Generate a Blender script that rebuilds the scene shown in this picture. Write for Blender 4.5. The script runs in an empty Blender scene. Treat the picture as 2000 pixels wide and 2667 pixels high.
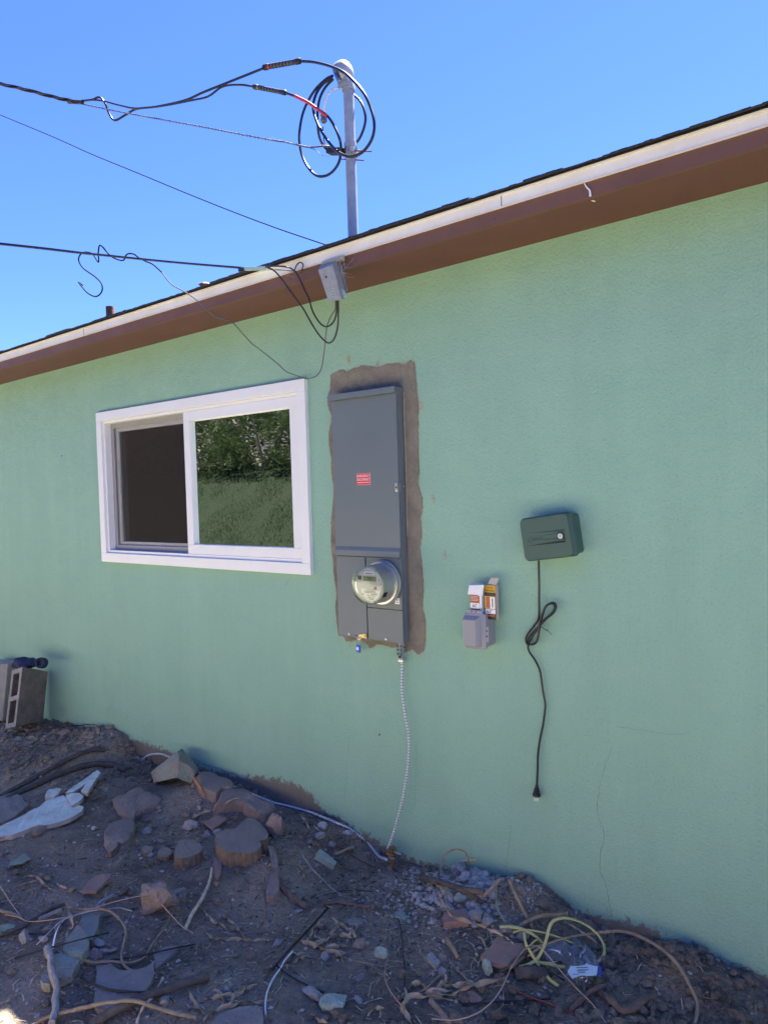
import bpy, bmesh, math, random
from mathutils import Vector, Matrix, noise
from mathutils.geometry import tessellate_polygon
random.seed(7)
sc = bpy.context.scene
C = sc.collection
R = math.radians

# ------------------------------------------------------------------ camera
EYE = 1.56
FPX = 1937.3                       # focal length in photo pixels (2000 px wide)
yaw, pit, rol = 0.6789, -0.0290, -0.0308
fw = Vector((-math.sin(yaw)*math.cos(pit), math.cos(yaw)*math.cos(pit), math.sin(pit)))
r0 = Vector((math.cos(yaw), math.sin(yaw), 0)); u0 = r0.cross(fw)
rt = r0*math.cos(rol)+u0*math.sin(rol); up = -r0*math.sin(rol)+u0*math.cos(rol)
CAM = Vector((0, -2.5, EYE))
cd = bpy.data.cameras.new('camera'); cam = bpy.data.objects.new('camera', cd); C.objects.link(cam)
cam.matrix_world = Matrix(((rt.x, up.x, -fw.x, CAM.x), (rt.y, up.y, -fw.y, CAM.y), (rt.z, up.z, -fw.z, CAM.z), (0, 0, 0, 1)))
cd.sensor_fit = 'HORIZONTAL'; cd.sensor_width = 36; cd.lens = FPX/2000*36
cd.clip_start = 0.05; cd.clip_end = 2000
sc.camera = cam

# ------------------------------------------------------------------ sky, sun, exposure
SUN_EL, SUN_AZ = R(64.6), R(8)       # azimuth from +Y (behind the house) towards +X
w = bpy.data.worlds.new('World'); sc.world = w; w.use_nodes = True
nt = w.node_tree; nt.nodes.clear()
sky = nt.nodes.new('ShaderNodeTexSky'); sky.sky_type = 'NISHITA'; sky.sun_disc = False
sky.sun_elevation = SUN_EL; sky.sun_rotation = SUN_AZ; sky.air_density = 1.0; sky.dust_density = 0.15; sky.ozone_density = 3.0
bg = nt.nodes.new('ShaderNodeBackground'); bg.inputs['Strength'].default_value = 0.055
wo = nt.nodes.new('ShaderNodeOutputWorld')
hs = nt.nodes.new('ShaderNodeHueSaturation'); hs.inputs['Saturation'].default_value = 1.0
tn = nt.nodes.new('ShaderNodeMix'); tn.data_type = 'RGBA'; tn.blend_type = 'MULTIPLY'; tn.inputs[0].default_value = 1; tn.inputs[7].default_value = (.385, .53, 1.10, 1)
nt.links.new(sky.outputs[0], tn.inputs[6]); nt.links.new(tn.outputs[2], hs.inputs['Color']); nt.links.new(hs.outputs[0], bg.inputs[0]); nt.links.new(bg.outputs[0], wo.inputs[0])
sd = bpy.data.lights.new('sun', 'SUN'); sd.energy = 5.0; sd.angle = R(0.53); sd.color = (1, 0.95, 0.86)
sun = bpy.data.objects.new('sun', sd); C.objects.link(sun)
sv = Vector((math.sin(SUN_AZ)*math.cos(SUN_EL), math.cos(SUN_AZ)*math.cos(SUN_EL), math.sin(SUN_EL)))
sun.rotation_euler = sv.to_track_quat('Z', 'Y').to_euler(); sun.location = (0, 5, 10)
sc.view_settings.view_transform = 'Standard'; sc.view_settings.look = 'None'
sc.view_settings.exposure = 2.55; sc.view_settings.gamma = 1

# ------------------------------------------------------------------ pixel helpers (where each thing stands)
REG = dict(f=(0, 0, .82955), z1=(0, 100, 1.659), z2=(600, 100, 3.318), z3=(600, 600, 4.1475), z4=(820, 900, 4.423), z5=(820, 1380, 5.53),
           z6=(1180, 1300, 4.366), z7=(220, 960, 2.676), z8=(1300, 1520, 3.815), g1=(0, 1680, 3.318), g2=(350, 1900, 3.318),
           g3=(0, 2150, 3.318), g4=(500, 2150, 3.318), g5=(1000, 2150, 2.765), g6=(1500, 2250, 3.318), g7=(700, 1900, 3.318), g8=(1300, 200, 2.37))
def q(rg, x, y):
    a = REG[rg]; return a[0]+x/a[2], a[1]+y/a[2]
def ray(px, py):
    return fw*FPX + rt*(px-1000) - up*(py-1333.5)
def PW(rg, x, y, Y=0.0):
    d = ray(*q(rg, x, y)); t = (Y-CAM.y)/d.y; return CAM+d*t
def PZ(rg, x, y, z):
    d = ray(*q(rg, x, y)); t = (z-CAM.z)/d.z; return CAM+d*t
def sm(a, b, x):
    t = max(0., min(1., (x-a)/(b-a))); return t*t*(3-2*t)
def interp(tab, x):
    if x <= tab[0][0]: return tab[0][1]
    for (a, b), (c, d) in zip(tab, tab[1:]):
        if x <= c: return b+(d-b)*(x-a)/(c-a)
    return tab[-1][1]
GP = [(0, 1556), (100, 1558), (160, 1568), (212, 1588), (245, 1581), (275, 1592), (298, 1636), (340, 1655), (430, 1690), (520, 1716), (600, 1738), (700, 1768), (745, 1782), (800, 1828), (850, 1857), (950, 1884), (1060, 1907), (1110, 1914), (1180, 1928), (1245, 1968), (1300, 2005), (1400, 2040), (1469, 2066), (1557, 2116), (1659, 2166)]
SP = [(0, 1556), (160, 1566), (290, 1600), (330, 1612), (380, 1630), (420, 1656), (480, 1670), (520, 1678), (560, 1679), (600, 1684), (640, 1694), (672, 1717), (700, 1757), (735, 1768), (770, 1796), (810, 1812), (850, 1840), (900, 1862), (950, 1876), (1060, 1905), (1110, 1912), (1180, 1925), (1250, 1972), (1380, 1998), (1450, 2036), (1500, 2045), (1530, 2065), (1570, 2086), (1659, 2112)]
gp = [(p.x, p.z) for p in (PW('f', *a) for a in GP)]
gp = [(-9, gp[0][1])] + gp + [(0.5, gp[-1][1])]
sp = [(p.x, p.z) for p in (PW('f', *a) for a in SP)]
def N(x, y, z=0.): return noise.noise(Vector((x, y, z)))
BUMPS = []                                     # x, y, radius, height
def h(x, y, fine=True):
    yy = -y
    wv = interp(gp, x) if yy < 1.2 else 0
    k = sm(0.05, 0.9, yy)
    z = wv*(1-k) + 0.0*k
    for bx, by, br, bh in BUMPS:
        d2 = ((x-bx)**2+(y-by)**2)/(br*br)
        if d2 < 6: z += bh*math.exp(-d2)
    z += 0.035*N(x*1.1+3, y*1.1)*k + 0.022*N(x*3.1, y*3.1, 5)
    if yy > 2.5:
        b = yy-2.5
        z += 0.72*min(b, 2.7)*sm(0, .7, b)*(1 if b < 2.7 else 1) + 0.12*max(0, min(b-2.7, 30))
    if fine and -0.05 < yy < 3.2 and -9 < x < 2:
        rough = 0.6 + 0.9*sm(-0.95, -0.6, x-0.3*yy) + 0.4*sm(-3.2, -3.8, x)*sm(.9, .4, yy)
        z += rough*(0.008*N(x*11, y*11, 1)+0.008*abs(N(x*26, y*26, 2))+0.004*N(x*60, y*60, 3))
    return z
def G(rg, x, y, lift=0.0):
    d = ray(*q(rg, x, y)).normalized()
    t = 1.2; st = 0.03
    while t < 14:
        p = CAM+d*t
        if p.z < h(p.x, p.y, False)+lift: break
        if p.y > -0.004: return Vector((p.x, -0.006, p.z))
        t += st
    a, b = t-st, t
    for _ in range(12):
        m = (a+b)/2; p = CAM+d*m
        if p.z < h(p.x, p.y, False)+lift: b = m
        else: a = m
    return CAM+d*b

# ------------------------------------------------------------------ materials
def mat(name, col, rough=0.7, metal=0.0, var=0.0, vs=6.0, col2=None, bump=0.0, bs=80.0, spec=0.5, detail=6, bd=0.01, extra=None):
    m = bpy.data.materials.new(name); m.use_nodes = True
    n = m.node_tree.nodes; l = m.node_tree.links; b = n['Principled BSDF']
    b.inputs['Roughness'].default_value = rough; b.inputs['Metallic'].default_value = metal
    b.inputs['Specular IOR Level'].default_value = spec
    b.inputs['Base Color'].default_value = (*col, 1)
    tc = n.new('ShaderNodeTexCoord'); ge = n.new('ShaderNodeNewGeometry')
    if var or col2:
        t = n.new('ShaderNodeTexNoise'); t.inputs['Scale'].default_value = vs; t.inputs['Detail'].default_value = detail
        t.inputs['Roughness'].default_value = 0.65
        l.new(ge.outputs['Position'], t.inputs['Vector'])
        rp = n.new('ShaderNodeMapRange'); rp.inputs[1].default_value = .3; rp.inputs[2].default_value = .7
        l.new(t.outputs['Fac'], rp.inputs[0])
        mx = n.new('ShaderNodeMix'); mx.data_type = 'RGBA'
        c2 = col2 or tuple(c*(1-var) for c in col)
        mx.inputs[6].default_value = (*col, 1) if col2 else (*[min(1, c*(1+var)) for c in col], 1); mx.inputs[7].default_value = (*c2, 1)
        l.new(rp.outputs[0], mx.inputs[0]); l.new(mx.outputs[2], b.inputs['Base Color'])
    if bump:
        t2 = n.new('ShaderNodeTexNoise'); t2.inputs['Scale'].default_value = bs; t2.inputs['Detail'].default_value = 4
        l.new(ge.outputs['Position'], t2.inputs['Vector'])
        bp = n.new('ShaderNodeBump'); bp.inputs['Strength'].default_value = bump; bp.inputs['Distance'].default_value = bd
        l.new(t2.outputs['Fac'], bp.inputs['Height']); l.new(bp.outputs[0], b.inputs['Normal'])
    return m
def nodes(m): return m.node_tree.nodes, m.node_tree.links, m.node_tree.nodes['Principled BSDF']

def wall_material():
    m = mat('stucco_paint', (0.33, 0.50, 0.40), 0.85, spec=0.25)
    n, l, b = nodes(m)
    ge = n.new('ShaderNodeNewGeometry')
    t1 = n.new('ShaderNodeTexNoise'); t1.inputs['Scale'].default_value = 2.6; t1.inputs['Detail'].default_value = 5
    t2 = n.new('ShaderNodeTexNoise'); t2.inputs['Scale'].default_value = 130; t2.inputs['Detail'].default_value = 3
    t3 = n.new('ShaderNodeTexNoise'); t3.inputs['Scale'].default_value = 30; t3.inputs['Detail'].default_value = 8; t3.inputs['Roughness'].default_value = .75
    for t in (t1, t2, t3): l.new(ge.outputs['Position'], t.inputs['Vector'])
    a = n.new('ShaderNodeMix'); a.data_type = 'RGBA'; a.inputs[6].default_value = (0.258, 0.442, 0.338, 1); a.inputs[7].default_value = (0.306, 0.496, 0.378, 1)
    l.new(t1.outputs['Fac'], a.inputs[0])
    # pitted paint: fine dark flecks
    r = n.new('ShaderNodeMapRange'); r.inputs[1].default_value = .30; r.inputs[2].default_value = .44; r.inputs[3].default_value = 0.86; r.inputs[4].default_value = 1.0
    l.new(t2.outputs['Fac'], r.inputs[0])
    mu = n.new('ShaderNodeMix'); mu.data_type = 'RGBA'; mu.blend_type = 'MULTIPLY'; mu.inputs[0].default_value = 1
    l.new(a.outputs[2], mu.inputs[6]); l.new(r.outputs[0], mu.inputs[7])
    mp = n.new('ShaderNodeMapping'); mp.inputs['Scale'].default_value = (1, 1, .12); l.new(ge.outputs['Position'], mp.inputs[0])
    ts = n.new('ShaderNodeTexNoise'); ts.inputs['Scale'].default_value = 6; ts.inputs['Detail'].default_value = 7; ts.inputs['Roughness'].default_value = .7; l.new(mp.outputs[0], ts.inputs['Vector'])
    rs = n.new('ShaderNodeMapRange'); rs.inputs[1].default_value = .25; rs.inputs[2].default_value = .75; rs.inputs[3].default_value = .95; rs.inputs[4].default_value = 1.05; l.new(ts.outputs['Fac'], rs.inputs[0])
    m2 = n.new('ShaderNodeMix'); m2.data_type = 'RGBA'; m2.blend_type = 'MULTIPLY'; m2.inputs[0].default_value = 1; l.new(mu.outputs[2], m2.inputs[6]); l.new(rs.outputs[0], m2.inputs[7])
    tw = n.new('ShaderNodeTexNoise'); tw.inputs['Scale'].default_value = 9; tw.inputs['Detail'].default_value = 10; tw.inputs['Roughness'].default_value = .8; l.new(ge.outputs['Position'], tw.inputs['Vector'])
    rw = n.new('ShaderNodeMapRange'); rw.inputs[1].default_value = .70; rw.inputs[2].default_value = .78; rw.inputs[4].default_value = .45; l.new(tw.outputs['Fac'], rw.inputs[0])
    m3 = n.new('ShaderNodeMix'); m3.data_type = 'RGBA'; m3.inputs[7].default_value = (.50, .58, .50, 1); l.new(rw.outputs[0], m3.inputs[0]); l.new(m2.outputs[2], m3.inputs[6]); mu = m3
    at = n.new('ShaderNodeAttribute'); at.attribute_name = 'soil'
    ad = n.new('ShaderNodeMath'); ad.operation = 'ADD'; l.new(at.outputs['Fac'], ad.inputs[0])
    s3 = n.new('ShaderNodeMath'); s3.operation = 'MULTIPLY_ADD'; s3.inputs[1].default_value = 2.6; s3.inputs[2].default_value = -1.3
    l.new(t3.outputs['Fac'], s3.inputs[0]); l.new(s3.outputs[0], ad.inputs[1])
    r2 = n.new('ShaderNodeMapRange'); r2.inputs[1].default_value = .42; r2.inputs[2].default_value = .68; l.new(ad.outputs[0], r2.inputs[0])
    so = n.new('ShaderNodeMix'); so.data_type = 'RGBA'; so.inputs[6].default_value = (.13, .115, .095, 1); so.inputs[7].default_value = (.24, .21, .175, 1)
    l.new(t3.outputs['Fac'], so.inputs[0])
    fi = n.new('ShaderNodeMix'); fi.data_type = 'RGBA'; l.new(r2.outputs[0], fi.inputs[0]); l.new(mu.outputs[2], fi.inputs[6]); l.new(so.outputs[2], fi.inputs[7])
    l.new(fi.outputs[2], b.inputs['Base Color'])
    bp = n.new('ShaderNodeBump'); bp.inputs['Strength'].default_value = 0.7; bp.inputs['Distance'].default_value = 0.005
    t4 = n.new('ShaderNodeTexNoise'); t4.inputs['Scale'].default_value = 105; t4.inputs['Detail'].default_value = 5; t4.inputs['Distortion'].default_value = .6
    l.new(ge.outputs['Position'], t4.inputs['Vector']); l.new(t4.outputs['Fac'], bp.inputs['Height'])
    bp2 = n.new('ShaderNodeBump'); bp2.inputs['Strength'].default_value = 0.35; bp2.inputs['Distance'].default_value = 0.03
    t5 = n.new('ShaderNodeTexNoise'); t5.inputs['Scale'].default_value = 5; t5.inputs['Detail'].default_value = 3
    l.new(ge.outputs['Position'], t5.inputs['Vector']); l.new(t5.outputs['Fac'], bp2.inputs['Height'])
    l.new(bp.outputs[0], bp2.inputs['Normal']); l.new(bp2.outputs[0], b.inputs['Normal'])
    return m
def soil_material():
    m = mat('soil', (0.16, 0.11, 0.085), 0.95, spec=0.15)
    n, l, b = nodes(m); ge = n.new('ShaderNodeNewGeometry')
    t1 = n.new('ShaderNodeTexNoise'); t1.inputs['Scale'].default_value = 2.2; t1.inputs['Detail'].default_value = 9; t1.inputs['Roughness'].default_value = .7
    t2 = n.new('ShaderNodeTexNoise'); t2.inputs['Scale'].default_value = 70; t2.inputs['Detail'].default_value = 8; t2.inputs['Roughness'].default_value = .75
    t3 = n.new('ShaderNodeTexVoronoi'); t3.inputs['Scale'].default_value = 95
    for t in (t1, t2, t3): l.new(ge.outputs['Position'], t.inputs['Vector'])
    a = n.new('ShaderNodeValToRGB'); e = a.color_ramp.elements
    e[0].position = .37; e[0].color = (.20, .158, .115, 1); e[1].position = .64; e[1].color = (.47, .37, .27, 1)
    l.new(t1.outputs['Fac'], a.inputs[0])
    c = n.new('ShaderNodeMix'); c.data_type = 'RGBA'; c.blend_type = 'OVERLAY'; c.inputs[0].default_value = .75
    l.new(a.outputs[0], c.inputs[6]); l.new(t2.outputs['Fac'], c.inputs[7])
    # pale dirt further out, added to bounce light, then the lawn bank
    sx0 = n.new('ShaderNodeSeparateXYZ'); l.new(ge.outputs['Position'], sx0.inputs[0])
    y0 = n.new('ShaderNodeMapRange'); y0.inputs[1].default_value = -1.45; y0.inputs[2].default_value = -1.9; l.new(sx0.outputs['Y'], y0.inputs[0])
    dr = n.new('ShaderNodeMix'); dr.data_type = 'RGBA'; dr.inputs[7].default_value = (.50, .45, .34, 1); l.new(y0.outputs[0], dr.inputs[0]); l.new(c.outputs[2], dr.inputs[6])
    c = dr
    sx = n.new('ShaderNodeSeparateXYZ'); l.new(ge.outputs['Position'], sx.inputs[0])
    y = n.new('ShaderNodeMapRange'); y.inputs[1].default_value = -3.4; y.inputs[2].default_value = -3.7; l.new(sx.outputs['Y'], y.inputs[0])
    gr = n.new('ShaderNodeMix'); gr.data_type = 'RGBA'; gr.inputs[6].default_value = (.006, .012, .004, 1); gr.inputs[7].default_value = (.012, .015, .007, 1); l.new(t1.outputs['Fac'], gr.inputs[0])
    f = n.new('ShaderNodeMix'); f.data_type = 'RGBA'; l.new(y.outputs[0], f.inputs[0]); l.new(c.outputs[2], f.inputs[6]); l.new(gr.outputs[2], f.inputs[7])
    l.new(f.outputs[2], b.inputs['Base Color'])
    ad = n.new('ShaderNodeMath'); ad.operation = 'SUBTRACT'; l.new(t2.outputs['Fac'], ad.inputs[0])
    sc_ = n.new('ShaderNodeMath'); sc_.operation = 'MULTIPLY'; sc_.inputs[1].default_value = .5; l.new(t3.outputs['Distance'], sc_.inputs[0]); l.new(sc_.outputs[0], ad.inputs[1])
    bp = n.new('ShaderNodeBump'); bp.inputs['Strength'].default_value = 1.0; bp.inputs['Distance'].default_value = 0.02
    l.new(ad.outputs[0], bp.inputs['Height']); l.new(bp.outputs[0], b.inputs['Normal'])
    return m
def glass_material(name, tint, refl):
    m = bpy.data.materials.new(name); m.use_nodes = True; n = m.node_tree.nodes; l = m.node_tree.links; n.clear()
    o = n.new('ShaderNodeOutputMaterial'); mx = n.new('ShaderNodeMixShader'); tr = n.new('ShaderNodeBsdfTransparent'); gl = n.new('ShaderNodeBsdfGlossy')
    tr.inputs[0].default_value = (*tint, 1); gl.inputs['Roughness'].default_value = 0.0; gl.inputs[0].default_value = (.92, 1, .95, 1)
    fr = n.new('ShaderNodeFresnel'); fr.inputs[0].default_value = 1.5
    mr = n.new('ShaderNodeMapRange'); mr.inputs[1].default_value = 0; mr.inputs[2].default_value = 1; mr.inputs[3].default_value = refl; mr.inputs[4].default_value = 1
    l.new(fr.outputs[0], mr.inputs[0]); l.new(mr.outputs[0], mx.inputs[0]); l.new(tr.outputs[0], mx.inputs[1]); l.new(gl.outputs[0], mx.inputs[2]); l.new(mx.outputs[0], o.inputs[0])
    return m
def seethrough(name, col, alpha, rough=.3):
    m = mat(name, col, rough); b = m.node_tree.nodes['Principled BSDF']; b.inputs['Alpha'].default_value = alpha; return m
K = {}
K['wall'] = wall_material(); K['soil'] = soil_material()
K['fascia'] = mat('brown_paint', (.15, .072, .048), .6, var=.12, vs=5, bump=.15, bs=60)
K['soffit'] = mat('brown_soffit', (.14, .055, .040), .65, var=.12, vs=4, bump=.15, bs=60)
K['drip'] = mat('cream_trim', (.86, .83, .79), .5, col2=(.78, .72, .62), vs=9, bump=.05)
K['shingle'] = mat('asphalt_shingle', (.035, .035, .04), .95, var=.5, vs=60, bump=.8, bs=300)
K['mortar'] = mat('grey_mortar', (.265, .24, .19), .95, col2=(.165, .148, .122), vs=14, bump=.7, bs=160, bd=.006)
K['chip'] = mat('bare_stucco_edge', (.37, .36, .27), .95, var=.25, vs=60, bump=.6, bs=150)
K['vinyl'] = mat('white_vinyl', (.82, .82, .81), .35, var=.03, vs=4)
K['screenframe'] = mat('grey_screen_frame', (.30, .29, .29), .5)
K['screen'] = seethrough('insect_screen', (.07, .055, .048), .34, .9)
K['glass'] = glass_material('window_glass', (.62, .70, .66), .025)
K['room'] = mat('dark_room', (.06, .06, .06), .9)
K['curtain'] = mat('dark_curtain', (.012, .010, .010), .9, var=.2, vs=8)
K['panel'] = mat('grey_enamel', (.142, .172, .184), .42, var=.04, vs=3)
K['scuff'] = mat('scuff_mark', (.20, .24, .27), .5)
K['dark'] = mat('black_gap', (.01, .012, .015), .8)
K['steel'] = mat('bright_steel', (.62, .62, .60), .35, 1.0, var=.1, vs=40)
K['galv'] = mat('galvanised', (.46, .47, .46), .5, .35, col2=(.30, .31, .31), vs=14, bump=.1, bs=40)
K['black'] = mat('black_rubber', (.012, .012, .015), .38)
K['tape'] = mat('black_tape', (.02, .02, .022), .55, var=.3, vs=80)
K['red'] = mat('red_tape', (.55, .03, .02), .5)
K['redlabel'] = mat('red_sticker', (.72, .03, .045), .45)
K['white'] = mat('white_print', (.82, .82, .82), .5)
K['cream'] = mat('meter_face', (.60, .59, .57), .5, var=.05)
K['lcd'] = mat('lcd', (.20, .24, .12), .3)
K['lcdk'] = mat('lcd_segment', (.07, .09, .05), .4)
K['brass'] = mat('brass', (.55, .42, .2), .4, .8)
K['bluep'] = mat('blue_plastic', (.02, .10, .65), .4)
K['meterglass'] = glass_material('meter_cover', (.93, .95, .93), .03)
K['meterside'] = mat('meter_can', (.42, .43, .42), .3, .6, var=.15, vs=20)
K['ctl'] = mat('green_grey_plastic', (.052, .108, .085), .5, bump=.05, bs=200)
K['outlet'] = mat('grey_plastic', (.28, .285, .31), .45)
K['teal_label'] = mat('teal_card', (.03, .12, .12), .6)
K['orange'] = mat('orange_card', (.42, .11, .03), .5)
K['yellow'] = mat('yellow_card', (.65, .36, .03), .5)
K['card'] = mat('raw_card', (.48, .42, .36), .8, var=.1, vs=30)
K['cardw'] = mat('white_card', (.80, .82, .85), .5, var=.08, vs=60)
K['blackcard'] = mat('black_card', (.02, .018, .018), .4)
K['tel'] = mat('weathered_grey_plastic', (.36, .36, .35), .7, col2=(.25, .25, .24), vs=40)
K['telgreen'] = mat('pale_green_plastic', (.36, .50, .42), .6)
K['wiregrey'] = mat('grey_wire', (.13, .125, .12), .85)
K['alu'] = mat('aluminium_wire', (.11, .115, .13), .55, .3, var=.4, vs=60)
K['rustlt'] = mat('orange_rust', (.42, .20, .10), .85, var=.4, vs=40, bump=.4, bs=120)
K['paintw'] = mat('white_flex', (.72, .72, .70), .5, var=.1, vs=60)
K['wireblack'] = mat('black_wire', (.01, .01, .014), .8, spec=.2)
K['rust'] = mat('rust', (.20, .075, .04), .8, var=.4, vs=50, bump=.4, bs=150)
K['bronze'] = mat('weathered_bronze', (.22, .13, .06), .5, .7, var=.5, vs=60)
K['block'] = mat('concrete_block', (.27, .215, .17), .95, col2=(.14, .115, .095), vs=14, bump=.9, bs=120)
K['blockp'] = mat('concrete_block_pale', (.36, .35, .34), .95, col2=(.26, .25, .24), vs=14, bump=.7, bs=120)
K['coredirt'] = mat('block_core', (.10, .085, .075), .95, var=.3, vs=20)
K['denim'] = mat('navy_cloth', (.022, .032, .07), .9, var=.4, vs=20, bump=.5, bs=60)
K['hose'] = mat('dusty_black_hose', (.045, .04, .04), .7, col2=(.10, .08, .065), vs=30, bump=.3, bs=60)
K['stucco_lt'] = mat('pale_blue_stucco', (.80, .83, .70), .9, col2=(.50, .50, .41), vs=11, bump=.8, bs=110, bd=.006)
K['stucco_edge'] = mat('stucco_core', (.45, .37, .31), .95, var=.2, vs=40, bump=.7, bs=100)
K['rockt'] = mat('mossy_concrete', (.30, .32, .24), .95, col2=(.24, .19, .15), vs=9, bump=1, bs=60)
K['rockb'] = mat('brown_stone', (.30, .225, .18), .95, col2=(.21, .155, .125), vs=11, bump=.9, bs=60)
K['rockg'] = mat('grey_stone', (.38, .35, .32), .95, col2=(.25, .22, .195), vs=16, bump=.8, bs=80)
K['rockgr'] = mat('grey_green_painted_stone', (.42, .49, .38), .95, col2=(.24, .27, .23), vs=12, bump=.8, bs=90)
K['rubble'] = mat('rubble_stone', (.52, .48, .43), .95, col2=(.30, .26, .23), vs=25, bump=.8, bs=80)
K['slate'] = mat('grey_slate', (.28, .245, .21), .9, col2=(.21, .165, .135), vs=8, bump=.6, bs=60)
K['sawn'] = mat('sawn_wood', (.32, .25, .19), .9, col2=(.24, .175, .135), vs=18, bump=.6, bs=100)
K['bark'] = mat('bark', (.27, .18, .11), .95, col2=(.15, .105, .075), vs=24, bump=1.0, bs=50)
K['terra'] = mat('terracotta', (.36, .20, .15), .85, col2=(.27, .18, .14), vs=14, bump=.3, bs=90)
K['stick'] = mat('dry_stick', (.40, .29, .18), .85, col2=(.23, .16, .10), vs=30, bump=.6, bs=80)
K['stickd'] = mat('dark_stick', (.10, .08, .065), .9, var=.4, vs=30, bump=.6, bs=80)
K['root'] = mat('soil_caked_root', (.17, .115, .085), .95, var=.25, vs=20, bump=.8, bs=70)
K['husk'] = mat('dry_husk', (.54, .40, .25), .85, col2=(.32, .22, .13), vs=22, bump=.4, bs=80)
K['straw'] = mat('straw', (.58, .46, .31), .85, var=.3, vs=30)
K['ycable'] = mat('yellow_sheath', (.68, .60, .21), .55, col2=(.50, .43, .16), vs=14)
K['strapw'] = mat('white_strap', (.78, .78, .80), .5)
K['copper'] = mat('thin_copper', (.55, .36, .28), .4, .6)
K['redw'] = mat('dull_red_wire', (.26, .06, .04), .6)
K['bag'] = seethrough('clear_plastic', (.95, .97, 1), .30, .16)
nB, lB, bB = nodes(K['bag']); tB = nB.new('ShaderNodeTexNoise'); tB.inputs['Scale'].default_value = 45; tB.inputs['Distortion'].default_value = 1.5; pB = nB.new('ShaderNodeBump'); pB.inputs['Distance'].default_value = .03; lB.new(tB.outputs['Fac'], pB.inputs['Height']); lB.new(pB.outputs[0], bB.inputs['Normal'])
rB = nB.new('ShaderNodeMapRange'); rB.inputs[1].default_value = .38; rB.inputs[2].default_value = .62; rB.inputs[3].default_value = .55; rB.inputs[4].default_value = .92; lB.new(tB.outputs['Fac'], rB.inputs[0]); lB.new(rB.outputs[0], bB.inputs['Alpha'])
K['foldm'] = seethrough('plastic_fold', (.95, .97, 1), .75, .15)  # whitish colour for the highlights drawn on the bag
K['bluecap'] = mat('blue_print', (.01, .03, .35), .35)
K['leafg'] = mat('grey_green_leaf', (.22, .25, .17), .8, var=.3, vs=30)
K['leaf'] = mat('bush_leaf', (.075, .10, .045), .22, var=.6, vs=9)
K['leafdry'] = mat('dry_bush_leaf', (.16, .085, .05), .6, var=.6, vs=5)
K['blade'] = mat('grass_blade', (.006, .013, .004), .9, spec=.1, var=.4, vs=5)
K['fence'] = mat('dark_fence_wood', (.035, .03, .028), .8, var=.3, vs=6)
K['crack'] = mat('crack_shadow', (.13, .23, .19), .95)
K['crackb'] = mat('crack_brown', (.035, .018, .014), .95)

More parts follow.
